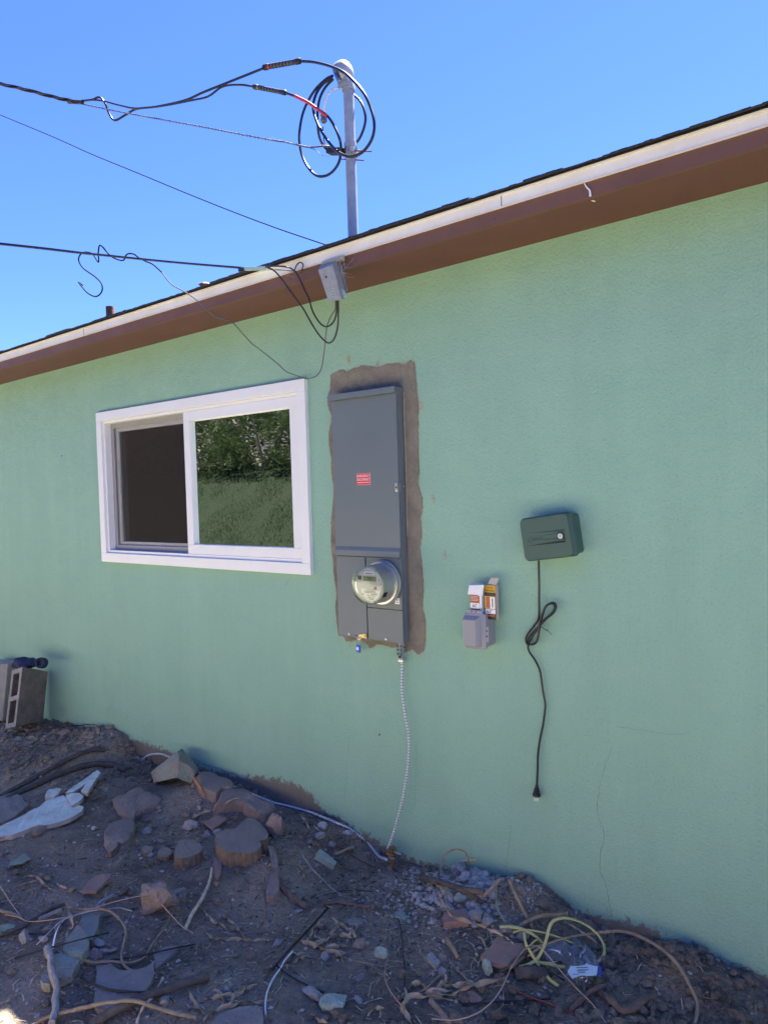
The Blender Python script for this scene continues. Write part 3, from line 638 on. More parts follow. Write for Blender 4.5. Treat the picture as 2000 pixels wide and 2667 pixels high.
mr(600, 672, 655, 730, 'wiregrey', 'meter_port')
lb = [(640, 850), (915, 875), (900, 960), (850, 1010), (790, 1035), (720, 1010), (665, 950)]
MB().prism([Vector((mc.x+fm(x, y)[0], FY-.0006, mc.z+fm(x, y)[1])) for x, y in lb], Vector((0, .0005, 0))).build('meter_label', 'white', met)
for x0, x1, y in ((720, 830, 870), (690, 850, 890), (700, 860, 908), (790, 880, 928), (650, 690, 935), (740, 830, 980), (760, 820, 1000)): mr(x0, y-4, x1, y+4, 'wiregrey', 'meter_print', .0008)
text('meter_script', 'Harward', Vector((mc.x+fm(790, 0)[0], FY-.001, mc.z+fm(0, 948)[1])), XR, ZU, .013, 'screenframe', met, .0002)
for x, y, r in ((907, 720, .003), (925, 775, .0025), (850, 840, .0075), (690, 597, .002), (842, 604, .002)):
    a = fm(x, y); MB().lathe(Vector((mc.x+a[0], FY, mc.z+a[1])), Yn, [(0, r), (.0025, r)], 14).build('meter_button', 'screenframe' if r < .005 else 'wiregrey', met)
an = R(-28); c_ = mc+Vector((math.cos(an)*.0815, -.083, math.sin(an)*.0815))
rv = Vector((math.cos(an), 0, math.sin(an))); tv = Vector((-math.sin(an), 0, math.cos(an)))
MB().obox(c_, rv*.0012, Vector((0, .011, 0)), tv*.011).build('meter_sticker', 'dark', met)
a = PW('z5', 1135, 972, fy-.02); MB().rock(a, .007, .006, .006, sub=2, seed=3).build('ring_seal', 'brass', met)

# ground conduit out of the panel bottom
def armoured(name, pts, r, label, cat, parent=None, step=.0125):
    P = cr(pts, 24); out = [P[0]]; need = step/6
    for a, b in zip(P, P[1:]):
        d = b-a; L = d.length; t = need
        while t <= L: out.append(a+d*(t/L)); t += step/6
        need = t-L
    n = len(out); m = MB(); m.tube(out, lambda t: r*(.74, 1.0, 1.08, 1.08, 1.0, .74)[int(round(t*(n-1))) % 6], 8, smooth=False)
    for i in range(n-1):
        if i % 6 == 5 or (i % 6 == 0 and i > 0 and False):
            for k in range(8): m.mi[i*8+k] = 1
    o = m.build(name, ['steelw', 'coilgap'], parent, smooth=True, angle=60)
    if label: tag(o, label, cat)
    return o
K['coilgap'] = mat('coil_gap', (.11, .12, .12), .6)
K['steelw'] = mat('zinc_armour', (.66, .67, .66), .38, .55)
xc = PW('z5', 1247, 1700, -.03).x
cond = thing('armoured_cable', (xc, -.03, PW('z5', 1255, 1900, -.03).z), 'silver spiral armoured cable hanging from the grey panel down to the ground rod', 'cable')
def zof(rg, x, y): return PW(rg, x, y, -.03).z
m = MB()
z0, z1 = zof('z5', 1240, 1840), ez0
for z_ in (z1-.001, (z0*.33+z1*.67), (z0*.62+z1*.38), z0+.002): m.lathe(Vector((xc, -.03, z_-.012)), ZU, [(0, .013), (.002, .0145), (.009, .0145), (.011, .012)], 16)
m.box((xc-.009, -.038, z0-.004), (xc+.009, -.022, z1-.002)); m.build('terminal_stack', 'galv', cond, smooth=True)
for i in range(3):
    for dx in (-.008, .009): MB().lathe(Vector((xc+dx, -.0445, z1-.013-(z1-z0)*.27*i)), Yn, [(0, .006), (.002, .006)], 12).build('terminal_port', 'teal_label', cond)
MB().lathe(Vector((xc+.001, -.045, z0+.006)), Yn, [(0, .006), (.001, .006)], 12).build('terminal_port', 'dark', cond)
zf = zof('z5', 1255, 1905)
MB().box((xc-.012, -.042, zf), (xc+.014, -.018, z0-.006)).build('connector', 'steel', cond, bevel=.003)
pts = [Vector((xc+.001, -.03, zf))]+[PW(r_, x, y, Y) for r_, x, y, Y in (('f', 869, 1440, -.03), ('f', 869, 1490, -.035), ('f', 875, 1540, -.04), ('f', 883, 1590, -.04), ('f', 883, 1640, -.04), ('f', 876, 1695, -.045), ('f', 866, 1745, -.05), ('f', 852, 1795, -.06), ('f', 838, 1835, -.07))]
armoured('conduit', pts, .0062, None, None, cond)
rod = thing('ground_rod', G('g7', 1070, 1215), 'rusty ground rod with bronze clamp where the silver cables meet', 'ground rod')
pr = PW('g7', 1068, 1060, -.075); pb = PW('g7', 1072, 1240, -.09)
MB().tube([pb-ZU*.1, pb, pr+ZU*.01], .0075, 12, smooth=False).build('rod', 'rust', rod, smooth=True)
m = MB()
for dz in (-.004, -.02, .012): m.lathe(pr+Vector((0, 0, dz)), Vector((.2, -.3, 1)), [(-.005, .015), (0, .019), (.005, .015)], 14)
m.rock(pr+Vector((-.014, -.01, -.012)), .013, .011, .015, sub=2, seed=4).rock(pr+Vector((.008, -.012, .008)), .012, .01, .012, sub=2, seed=5); m.build('clamp', 'bronze', rod, smooth=True)
for (x0, y0, x1, y1) in ((1085, 1060, 1138, 1082), (1035, 1105, 1082, 1120)):
    MB().tube([PW('g7', x0, y0, -.10), PW('g7', x1, y1, -.12)], .0032, 8, smooth=False).build('bolt', 'steel', rod)
pts = [PW('g7', 1020, 1130, -.1)]+[G('g7', x, y, .01) for x, y in ((960, 1105), (910, 1050), (850, 970), (790, 915), (700, 860), (610, 820), (500, 775), (380, 725), (280, 695), (160, 662), (60, 640), (-10, 615), (-150, 560))]+[G('g2', x, y, .012) for x, y in ((620, 400), (540, 355), (460, 310), (380, 262), (310, 232), (240, 210), (160, 212), (95, 245), (75, 268))]
armoured('armoured_cable', pts, .0062, 'silver armoured cable lying on the dirt along the foot of the wall', 'cable')
p = G('g2', 80, 265, .01); m = MB()
m.rock(p, .02, .014, .016, sub=2, seed=8).tube([p, p+Vector((.03, -.02, -.015)), p+Vector((.045, -.01, .0))], .003, 6).tube([p, p+Vector((.01, -.02, -.05))], .006, 8, smooth=False)
tag(m.build('cable_clamp', 'galv', smooth=True), 'small dark metal clamp at the far end of the armoured cable beside the dirt mound', 'clamp')

# ------------------------------------------------------------------ sprinkler controller (tilted)
def tilted_basis(rg, tl, tr, bl, Y):
    a, b, c = PW(rg, *tl, Y), PW(rg, *tr, Y), PW(rg, *bl, Y); return a, b, c
yF = -.085
A, B, Cc, D = [PW('z6', x, y, yF) for x, y in ((735, 228), (1300, 140), (1390, 655), (800, 718))]
cc = (A+B+Cc+D)/4; ux = ((B-A)+(Cc-D)).normalized(); uz = ZU-ux*ux.z; uz = Vector((-ux.z, 0, ux.x)); 
W_ = ((B-A).length+(Cc-D).length)/4; H_ = ((A-D).length+(B-Cc).length)/4
ctl = thing('sprinkler_controller', (cc.x, 0, cc.z-H_), 'dark grey green sprinkler controller box hanging askew on the wall with black cord', 'sprinkler controller')
def rrect(c, ux, uz, w_, hh, r, n=5):
    o = []
    for sx, sz, a0 in ((1, 1, 0), (-1, 1, 90), (-1, -1, 180), (1, -1, 270)):
        for i in range(n+1):
            t = R(a0+90*i/n); o.append(c+ux*(sx*(w_-r)+r*math.cos(t))+uz*(sz*(hh-r)+r*math.sin(t)))
    return o
def loft(m, rings):
    n = len(rings[0]); base = len(m.v); vs = [p for r_ in rings for p in r_]
    fs = [(i*n+k, i*n+(k+1) % n, (i+1)*n+(k+1) % n, (i+1)*n+k) for i in range(len(rings)-1) for k in range(n)]
    fs += [tuple(reversed(range(n))), tuple((len(rings)-1)*n+k for k in range(n))]
    m.add(vs, fs); return m
def at(y, dx=0, dz=0): return Vector((cc.x, y, cc.z))+ux*dx+uz*dz
m = MB(); loft(m, [rrect(at(0, .004), ux, uz, W_*.95, H_*.90, .012), rrect(at(-.03, .004), ux, uz, W_*.95, H_*.90, .012), rrect(at(-.045, .003), ux, uz, W_*.93, H_*.88, .012)]); m.build('back_box', 'ctl', ctl, smooth=True)
m = MB(); loft(m, [rrect(at(-.042), ux, uz, W_*1.0, H_*1.0, .016), rrect(at(-.064), ux, uz, W_, H_, .016), rrect(at(-.066), ux, uz, W_*.985, H_*.98, .016), rrect(at(-.079), ux, uz, W_*.96, H_*.955, .016), rrect(at(-.085), ux, uz, W_*.93, H_*.92, .015)]); cvr = m.build('cover', 'ctl', ctl, smooth=True, angle=35)
for dz in (.30, -.28):
    s_ = 1 if dz > 0 else -1
    z = dz*H_; v = [at(-.0852, -W_*.75, z), at(-.0852, W_*.72, z-.003), at(-.0852, W_*.72, z+.003), at(-.0785, W_*.72, z+s_*.001), at(-.0875, W_*.72, z+s_*.005)]
    MB().add([at(-.0853, -W_*.72, z+.0005), at(-.0853, W_*.74, z+.0035), at(-.0853, W_*.74, z-.0035), at(-.0853, -W_*.72, z-.0005)], [(0, 1, 2, 3)]).build('groove', 'dark' if s_ < 0 else 'ctl', ctl)
    MB().add([at(-.0853, -W_*.72, z+s_*-.0005), at(-.0853, W_*.74, z-s_*.0035), at(-.0905, W_*.74, z-s_*.010), at(-.0853, -W_*.6, z-s_*.018), at(-.0853, W_*.78, z-s_*.012)], [(0, 1, 2), (0, 2, 3), (1, 4, 2), (2, 4, 3)]).build('rib', 'ctl', ctl)
k0 = at(-.085, W_*.60, -.002)
kb = MB().lathe(k0, Yn, [(0, .0125), (.004, .0125), (.005, .011)], 24).build('knob', 'dark', ctl, smooth=True)
MB().lathe(k0+Yn*.005, Yn, [(0, .0098), (.002, .0095)], 24).build('knob_face', 'cream', kb, smooth=True)
MB().lathe(k0+Yn*.007, Yn, [(0, .004), (.001, .004)], 16).build('knob_emblem', 'telgreen', kb)
ring = [at(-.0858, -W_*.42+.030*math.cos(R(a)), -.003+.013*math.sin(R(a))) for a in range(0, 361, 15)]
MB().tube(ring, .0009, 6, smooth=False).build('emblem_ring', 'ctl', ctl)
text('emblem_lettering', 'Orbit', at(-.0856, -W_*.42, -.003), ux, uz, .019, 'ctl', ctl, .0012)
MB().obox(at(-.018, W_*.955, H_*.5), ux*.001, Vector((0, .003, 0)), uz*.006).build('side_slot', 'white', ctl)
cordp = [PW('z6', 972, 700, -.04)]+[PW(r_, x, y, Y) for r_, x, y, Y in (('z8', 397, 20, -.035), ('z8', 396, 150, -.03), ('z8', 397, 300, -.025), ('z8', 385, 360, -.02), ('z8', 340, 430, -.02), ('z8', 285, 500, -.02), ('z8', 265, 560, -.02), ('z8', 285, 603, -.02), ('z8', 340, 600, -.022), ('z8', 380, 560, -.025), ('z8', 395, 480, -.03), ('z8', 415, 380, -.03), ('z8', 450, 260, -.03), ('z8', 490, 205, -.03), ('z8', 545, 192, -.025), ('z8', 565, 225, -.02), ('z8', 540, 290, -.02), ('z8', 470, 350, -.018), ('z8', 400, 420, -.012), ('z8', 340, 480, -.012), ('z8', 290, 545, -.012), ('z8', 290, 590, -.015), ('z8', 330, 605, -.03), ('z8', 370, 580, -.034), ('z8', 390, 500, -.036), ('z8', 400, 400, -.038), ('z8', 430, 300, -.038), ('z8', 470, 220, -.038), ('z8', 530, 200, -.036), ('z8', 552, 240, -.03), ('z8', 520, 300, -.03), ('z8', 440, 370, -.03), ('z8', 370, 460, -.03), ('z8', 310, 560, -.026), ('z8', 287, 620, -.02), ('z8', 300, 680, -.02), ('z8', 360, 770, -.02), ('z8', 405, 870, -.02), ('z8', 425, 1000, -.02), ('z8', 440, 1100, -.02), ('z8', 457, 1200, -.02), ('z8', 450, 1300, -.02), ('z8', 430, 1430, -.02), ('z8', 400, 1580, -.02), ('z8', 384, 1720, -.02), ('z8', 381, 1850, -.02), ('z8', 374, 2010, -.02))]
cord = MB().tube(cordp, .0044, 8, 8, flat=.8).build('power_cord', 'black', ctl, smooth=True, angle=80)
pt, pe = PW('z8', 374, 2005, -.022), PW('z8', 371, 2112, -.022)
dv = (pe-pt); L = dv.length; MB().lathe(pt, dv, [(0, .006), (.25*L, .0065), (.3*L, .009), (.38*L, .010), (.42*L, .007), (.5*L, .011), (.7*L, .011), (.78*L, .015), (L, .0155)], 14).build('plug', 'black', cord, smooth=True)
for dx in (-.005, .005):
    MB().box((pe.x+dx-.0022, pe.y-.006, pe.z-.018), (pe.x+dx+.0012, pe.y+.002, pe.z+.002)).build('prong', 'white', cord)
MB().tube([PW('z8', x, y, -.035) for x, y in ((410, 425), (440, 445), (460, 460), (495, 462))], .0012, 5).tube([PW('z8', x, y, -.035) for x, y in ((450, 452), (480, 475), (500, 485), (520, 508))], .0011, 5).build('twist_tie', 'black', cord)

# ------------------------------------------------------------------ outlet box and screw boxes
ol, ob = PW('z6', 125, 1500, -.075), PW('z6', 340, 1715, -.075)
ox0 = PW('z6', 128, 1500, -.075).x; ox1 = PW('z6', 372, 1500, -.075).x; oz0 = PW('z6', 250, 1705, -.075).z; oz1 = PW('z6', 250, 1300, -.075).z
outl = thing('outlet_box', ((ox0+ox1)/2, 0, oz0), 'grey weatherproof outlet box with hinged cover, screw boxes resting on its top', 'outlet box')
ocx, ocz = (ox0+ox1)/2, (oz0+oz1)/2; ow, oh = (ox1-ox0)/2, (oz1-oz0)/2
def oo(y, dx=0, dz=0): return Vector((ocx+dx, y, ocz+dz))
m = MB(); loft(m, [rrect(oo(0, .0, .004), XR, ZU, ow*.93, oh*.93, .008), rrect(oo(-.066, 0, .004), XR, ZU, ow*.93, oh*.93, .008)]); m.build('box_body', 'outlet', outl, smooth=True)
m = MB(); loft(m, [rrect(oo(-.0665), XR, ZU, ow, oh, .010), rrect(oo(-.074), XR, ZU, ow, oh, .010), rrect(oo(-.076), XR, ZU, ow*.97, oh*.97, .010)]); m.build('cover_plate', 'outlet', outl, smooth=True)
dx0, dx1, dz0, dz1 = ocx-ow*.93, ocx+ow*.55, ocz-oh*.86, ocz+oh*.86
m = MB(); m.add([(dx0, -.0765, dz0), (dx1, -.0765, dz0), (dx1, -.0765, dz1), (dx0, -.0765, dz1), (dx0+.003, -.096, dz0+.005), (dx1-.012, -.096, dz0+.005), (dx1-.012, -.096, dz1-.014), (dx0+.003, -.096, dz1-.014)],
                [(3, 2, 1, 0), (4, 5, 6, 7), (0, 1, 5, 4), (1, 2, 6, 5), (2, 3, 7, 6), (3, 0, 4, 7)]); dr = m.build('flip_cover', 'outlet', outl, bevel=.002)
m = MB(); m.box((ocx+ow*.97, -.0745, ocz-oh*.55), (ocx+ow*1.22, -.0685, ocz+oh*.32)); m.build('hinge_plate', 'outlet', outl, bevel=.002)
for dz in (.08, -.22): MB().box((ocx+ow*1.02, -.0755, ocz+oh*dz-.003), (ocx+ow*1.12, -.0742, ocz+oh*dz+.003)).build('slot', 'dark', outl)
m = MB(); m.box((ocx-ow*.7, -.0742, ocz+oh*.98), (ocx+ow*.7, -.062, ocz+oh*1.17)); m.build('top_tab', 'outlet', outl, bevel=.002)
for dx in (-.28, .12): MB().box((ocx+ow*dx-.002, -.0752, ocz+oh*1.05), (ocx+ow*dx+.002, -.074, ocz+oh*1.12)).build('slot', 'dark', outl)
MB().rock(oo(-.06, -ow*1.0, -oh*.72), .004, .004, .005, sub=1).build('screw', 'dark', outl)
m = MB()
for i, z_ in enumerate((.35, .30, .25)): m.box((dx0+.014, -.0966, ocz-oh*(.35+.1*i)), (dx1-.03, -.0959, ocz-oh*(.33+.1*i)))
m.build('relief_print', 'outlet', dr)
topz = ocz+oh*.98
def screwbox(name, rg, x0, x1, yt, yb, y0, label):
    a = PW(rg, x0, yb, y0); b = PW(rg, x1, yt, y0); z_ = topz+.0005
    t = thing(name, ((a.x+b.x)/2, y0+.02, z_), label, 'screw box', 'screw boxes on the outlet box'); return t, a.x, b.x, z_, b.z
t1, bx0, bx1, bz0, bz1 = screwbox('screw_box', 'z6', 198, 300, 1040, 1250, -.055, 'open screw box with white flap folded down, resting left on the outlet box')
m = MB(); m.box((bx0, -.055, bz0), (bx1+.008, -.030, bz1+.012)); m.build('carton', 'cardw', t1)
MB().box((bx0+.0006, -.0562, bz0+.002), (bx1-.001, -.0552, bz1)).build('printed_face', 'orange', t1)
wl = bx1-bx0; bz0 = PW('z6', 250, 1256, -.056).z; hl = bz1-bz0
MB().box((bx0+.001, -.0568, bz0+.004), (bx1-.0012, -.0563, bz0+hl*.34)).build('size_label', 'white', t1)
text('lettering', '6x2"', Vector(((bx0+bx1)/2-.001, -.0572, bz0+hl*.20)), XR, ZU, .016, 'blackcard', t1, .0003, sx=.72)
for i in range(4): MB().box((bx0+.003, -.0566, bz0+hl*(.46+.07*i)), (bx1-.008+.002*(i % 2), -.0562, bz0+hl*(.475+.07*i))).build('print_line', 'cardw', t1)
fl = [PW('z6', x, y, -.066) for x, y in ((182, 980), (350, 978), (330, 1108), (285, 1100), (282, 1092), (245, 1090), (165, 1082))]
MB().prism(fl, Vector((0, .0008, 0))).build('flap', 'cardw', t1)
MB().add([PW('z6', 182, 978, -.066), PW('z6', 350, 976, -.066), PW('z6', 355, 966, -.045), PW('z6', 190, 962, -.045)], [(0, 1, 2, 3)]).build('flap', 'cardw', t1)
MB().prism([PW('z6', x, y, -.03) for x, y in ((205, 915), (230, 918), (290, 968), (262, 965))], Vector((0, .001, 0))).build('flap', 'card', t1)
t2, cx0, cx1, cz0, cz1 = screwbox('screw_box', 'z6', 362, 480, 985, 1312, -.05, 'open yellow and black screw box with raised flap, resting right of the white-flapped box')
cz0 = topz-.022; wl = cx1-cx0; hl = cz1-cz0
t2.location.z = cz0; ORG[t2.name] = Vector(t2.location)
MB().box((cx0, -.049, cz0), (cx1+.001, -.030, cz1)).build('carton', 'card', t2)
MB().box((cx0, -.0502, cz0), (cx1, -.0492, cz1)).build('printed_face', 'blackcard', t2)
def pf(u0_, v0, u1_, v1, mt, nm, dy): return MB().box((cx0+wl*u0_, -.0502-dy, cz0+hl*v0), (cx0+wl*u1_, -.0502-dy+.0004, cz0+hl*v1)).build(nm, mt, t2)
pf(0, .79, 1, 1, 'yellow', 'print_band', .0005); pf(.02, .70, .1, .3, 'yellow', 'print_band', .0006) if 0 else None
pf(.03, .31, .97, .68, 'yellow', 'print_band', .0005); pf(.5, .32, .92, .66, 'cardw', 'print_picture', .001); pf(.15, .34, .48, .66, 'orange', 'print_picture', .001); pf(.68, .36, .76, .62, 'blackcard', 'print_picture', .0015)
pf(.05, .17, .95, .30, 'white', 'size_label', .0006); pf(.05, .09, .9, .14, 'orange', 'print_band', .0006)
text('lettering', '6x2"', Vector((cx0+wl*.40, -.0512, cz0+hl*.235)), XR, ZU, .016, 'blackcard', t2, .0003, sx=.85)
text('lettering', 'Fas-n-Tite', Vector((cx0+wl*.5, -.0512, cz0+hl*.93)), XR, ZU, .0085, 'blackcard', t2, .0003, sx=.8)
text('lettering', 'DRYWALL', Vector((cx0+wl*.5, -.0512, cz0+hl*.84)), XR, ZU, .0105, 'blackcard', t2, .0003, sx=.85)
MB().prism([PW('z6', x, y, -.045) for x, y in ((392, 965), (492, 978), (520, 900), (430, 893))], Vector((0, .0008, 0))).build('flap', 'card', t2)
sb = thing('drywall_screws', PW('z6', 330, 1240, -.045), 'dark drywall screws poking up between the two screw boxes', 'screws')
for i in range(5):
    x = bx1+.012+i*.0022 if i < 3 else cx0-.003+i*.001; zt = bz0+.028+.008*(i % 3)
    n_ = 10; P = [Vector((x, -.03-.004*i, bz0+.001+(zt-bz0)*k/n_)) for k in range(n_+1)]
    MB().tube(P, lambda t: .0009+.0005*(int(t*20) % 2), 6, smooth=False).build('screw', 'dark', sb)

# ------------------------------------------------------------------ service mast, weatherhead, wires
YM = .05
pm0 = PW('z2', 1060, 1712, YM); pm1 = PW('z2', 1022, 420, YM); mx = (pm0.x+pm1.x)/2
mast = thing('service_mast', (mx, YM, pm0.z-.2), 'galvanised steel service mast rising through the roof with a domed weatherhead', 'service mast')
MB().lathe(Vector((mx, YM, pm0.z-.25)), ZU, [(0, .0235), (pm1.z-pm0.z+.27, .0235)], 28).build('pole', 'galv', mast, smooth=True)
MB().lathe(Vector((mx, YM, pm0.z-.05)), ZU, [(0, .045), (.03, .035), (.045, .027)], 24).build('flashing', 'shingle', mast, smooth=True)
zk = pm1.z
MB().lathe(Vector((mx, YM, zk-.015)), ZU, [(0, .029), (.012, .030), (.03, .027), (.05, .026)], 24).build('collar', 'galv', mast, smooth=True)
hc = PW('z2', 975, 300, YM-.005); ax = Vector((-.66, -.55, -.46)).normalized()
prof = [(-.046+.046*(1-math.cos(R(a))), .051*math.sin(R(a))) for a in range(4, 91, 9)]+[(.014, .051), (.026, .048)]
m = MB().lathe(hc, ax, prof, 28); 
for i, v in enumerate(m.v):
    d = v-hc
    if d.z > 0: d.z *= 1.12
    m.v[i] = hc+d
hd = m.build('weatherhead', 'galv', mast, smooth=True)
MB().lathe(hc+ax*.0265, ax, [(0, .0465), (.004, .0465), (.005, .040)], 28).build('insulator_disc', 'black', hd, smooth=True)
m = MB(); c_ = Vector((mx, YM-.02, zk+.035)); m.box((mx-.034, YM-.034, zk-.004), (mx+.02, YM-.024, zk+.03)); m.build('clamp_ear', 'galv', mast, bevel=.002)
MB().tube([Vector((mx-.03, YM-.038, zk+.014)), Vector((mx+.03, YM-.032, zk+.012))], .0035, 8, smooth=False).build('bolt', 'steel', mast)
# drip-loop cables
def Y2(lst): return [PW('z2', x, y, Y) for x, y, Y in lst]
def wire(name, pts, r, mt, label, seg=7, res=7, group=None, cat='cable', **kw):
    return tag(MB().tube(pts, r, seg, res, **kw).build(name, mt, smooth=True, angle=80), label, cat, group)
RC = .0058
def z1p(l, Y0, Y1=None):
    n = len(l); return [PW('z1', x, y, Y0+((Y1 if Y1 is not None else Y0)-Y0)*i/(n-1)) for i, (x, y) in enumerate(l)]
A1 = z1p([(355, 268), (400, 262), (430, 252), (455, 280), (470, 320), (495, 352), (540, 330), (590, 303), (680, 292), (800, 265), (880, 230), (1000, 182), (1140, 126)], -.25, -.06)
A2 = Y2([(605, 192, -.05), (720, 200, -.05), (860, 235, -.06), (980, 290, -.07), (1080, 380, -.07), (1160, 480, -.06), (1210, 590, -.05), (1240, 700, -.05), (1240, 800, -.05), (1210, 890, -.05), (1150, 970, -.05), (1080, 1010, -.05), (1020, 1015, -.05), (950, 990, -.05), (880, 930, -.05), (800, 820, -.04), (740, 700, -.03), (715, 590, -.02), (740, 480, 0), (800, 390, .02), (880, 335, .03)])
B1 = z1p([(355, 266), (430, 266), (520, 288), (590, 300), (700, 290), (830, 265), (900, 248), (960, 207), (1030, 198), (1097, 206)], -.24, -.08)
B2 = Y2([(475, 465, -.08), (560, 495, -.08), (670, 550, -.08), (750, 605, -.08), (840, 670, -.07), (900, 760, -.06), (945, 870, -.05), (955, 960, -.02), (940, 1060, -.02), (890, 1140, -.02), (820, 1185, -.02), (740, 1180, -.03), (670, 1110, -.03), (620, 1010, -.03), (597, 890, -.03), (600, 780, -.02), (625, 650, -.01), (670, 540, 0), (740, 430, .01), (830, 345, .03), (885, 318, .03)])
C2 = Y2([(890, 345, .03), (820, 420, .02), (775, 510, .01), (755, 620, .0), (755, 740, .0), (770, 850, .02), (810, 930, .05), (870, 970, .08), (1000, 960, .09), (1090, 895, .09), (1140, 810, .09), (1168, 700, .09), (1152, 600, .09), (1115, 530, .09), (1060, 480, .09), (1000, 430, .085)])
def splice(name, a, b, r, label, mk):
    d = b-a; L = d.length; t = thing(name, a, label, 'splice')
    MB().lathe(a, d, [(0, r*.9), (L*.02, r*1.15), (L*.12, r*1.15), (L*.13, r), (L*.88, r), (L*.89, r*1.12), (L*.98, r*1.12), (L, r*.9)], 16).build('sleeve', 'tape', t, smooth=True)
    MB().lathe(a+d*.14, d, [(0, r*1.03), (L*.05, r*1.03)], 16).build('stripe', mk, t, smooth=True)
    m = MB()
    for i in range(7): m.lathe(a+d*(.24+.09*i), d, [(0, r*1.02), (L*.025, r*1.02)], 16)
    m.build('printing', 'wiregrey', t, smooth=True)
wire('service_cable', A1, RC, 'black', 'upper black service cable waving from the tape band to the upper splice')
wire('service_cable', A2, RC*1.12, 'black', 'black cable looping down in front of the mast from the upper splice')
wire('service_cable', B1, RC*.85, 'black', 'lower black service cable running to the lower splice')
wb = thing('service_cable', B2[0], 'black cable with red tape looping below the weatherhead from the lower splice', 'cable')
MB().tube(B2, RC*1.05, 8, 7).build('sheath', 'black', wb, smooth=True, angle=80)
MB().tube(B2[1:5], RC*1.2, 8, 7).build('red_tape', 'red', wb, smooth=True, angle=80)
wire('service_cable', C2, RC*1.05, 'black', 'black cable loop passing behind the mast')
splice('cable_splice', PW('z2', 287, 247, -.05), PW('z2', 605, 190, -.05), .0118, 'upper black splice sleeve left of the weatherhead', 'red')
splice('cable_splice', PW('z2', 200, 412, -.08), PW('z2', 478, 466, -.08), .0105, 'lower black splice sleeve, the shorter one with printed bands', 'stick')
nw = thing('neutral_wire', PW('z2', 820, 640, -.03), 'white flexible neutral lead curving down from the mast to a metal connector', 'wire')
MB().tube(Y2([(925, 425, .02), (890, 435, .0), (855, 465, -.02), (828, 520, -.03), (817, 580, -.03), (815, 640, -.03)]), .0052, 8, 8).build('lead', 'paintw', nw, smooth=True, angle=80)
m = MB().lathe(PW('z2', 805, 645, -.03), PW('z2', 810, 765, -.03)-PW('z2', 805, 645, -.03), [(0, .009), (.004, .0145), (.012, .0145), (.014, .012), (.022, .012), (.024, .0145), (.034, .0145), (.040, .010)], 8); m.build('connector', 'alu', nw)
MB().tube(Y2([(800, 760, -.03), (803, 830, -.03), (815, 915, -.03)]), .0022, 6).build('tail', 'black', nw)
def twisted(m, pts, r, n=2, off=.003, turns=40, res=30):
    P = cr(pts, res); N_ = len(P)
    for k in range(n):
        Q = []
        for i, p in enumerate(P):
            t = (P[min(i+1, N_-1)]-P[max(i-1, 0)]).normalized(); u = t.cross(ZU).normalized(); w_ = u.cross(t); a = 2*math.pi*(turns*i/N_+k/n)
            Q.append(p+u*math.cos(a)*off+w_*math.sin(a)*off)
        m.tube(Q, r, 5, smooth=False)
    return m
ms = z1p([(355, 282), (480, 308), (600, 331), (700, 349), (850, 376), (1000, 405), (1170, 437)], -.24, -.06)+Y2([(450, 888, -.05), (600, 922, -.04), (700, 938, -.03), (800, 926, -.02), (860, 930, 0.02)])
tag(twisted(MB(), ms, .0022, 2, .0027, 60).build('messenger_wire', 'alu', smooth=True, angle=80), 'twisted bare aluminium messenger wire running to the mast clamp', 'wire')
wire('wire_tail', Y2([(680, 940, -.03), (740, 965, -.03), (790, 1005, -.03), (850, 1015, -.02)]), .0014, 'alu', 'short loose wire tail under the messenger wire at the clamp', cat='wire')
wire('wire_tail', Y2([(440, 890, -.05), (400, 880, -.05), (360, 855, -.05)]), .0012, 'alu', 'tiny wire end sticking up from the messenger wire', cat='wire')
tl = z1p([(-60, 178), (0, 194), (120, 222), (250, 256), (345, 275)], -.5, -.25)
tag(twisted(MB(), tl, .0052, 3, .0062, 2.2, 24).build('service_drop', 'black', smooth=True, angle=80), 'thick bundled black service drop entering from the left edge of the photo', 'cable')
tg = thing('tape_band', tl[-1], 'black tape band wrapped round the service drop where the cables part', 'tape')
a, b = PW('z1', 297, 271, -.26), PW('z1', 356, 274, -.25); MB().lathe(a, b-a, [(0, .012), ((b-a).length, .0115)], 14).build('wrap', 'tape', tg, smooth=True)
# mast clamp
yc = YM-.03; ca, cb = PW('z2', 850, 975, .03), PW('z2', 985, 972, .03)
cl = thing('mast_clamp', (mx, YM, ca.z), 'dark wireholder clamp bolted round the mast', 'clamp')
MB().obox((ca+cb)/2, (cb-ca)/2, Vector((0, .02, 0)), ZU*.0125).build('insulator', 'tape', cl, bevel=.002)
MB().lathe(Vector((mx, YM, ca.z-.013)), ZU, [(0, .028), (.024, .028)], 24).build('band', 'galv', cl, smooth=True)
zz = PW('z2', 1100, 975, YM).z; m = MB().box((mx+.02, YM-.03, zz-.016), (mx+.028, YM+.02, zz+.018)).box((mx+.034, YM-.03, zz-.014), (mx+.04, YM+.02, zz+.016)); m.build('bracket', 'galv', cl, bevel=.001)
for y, x1_, Yy in ((968, 1218, YM-.02), (1045, 1150, YM+.01)):
    a, b = PW('z2', 960, y-6, Yy), PW('z2', x1_, y+5, Yy); MB().tube([a, b], .0032, 8, smooth=False).build('bolt', 'rust', cl, smooth=True)
# thin far wire
wire('overhead_wire', [PW('z1', x, y, 1.2) for x, y in ((-80, 292), (0, 328), (140, 386), (260, 437), (400, 500), (600, 582), (800, 665), (1000, 745), (1200, 820), (1405, 890), (1500, 925))], .0044, 'wireblack', 'thin single wire slanting across the sky behind the roof edge', cat='wire')
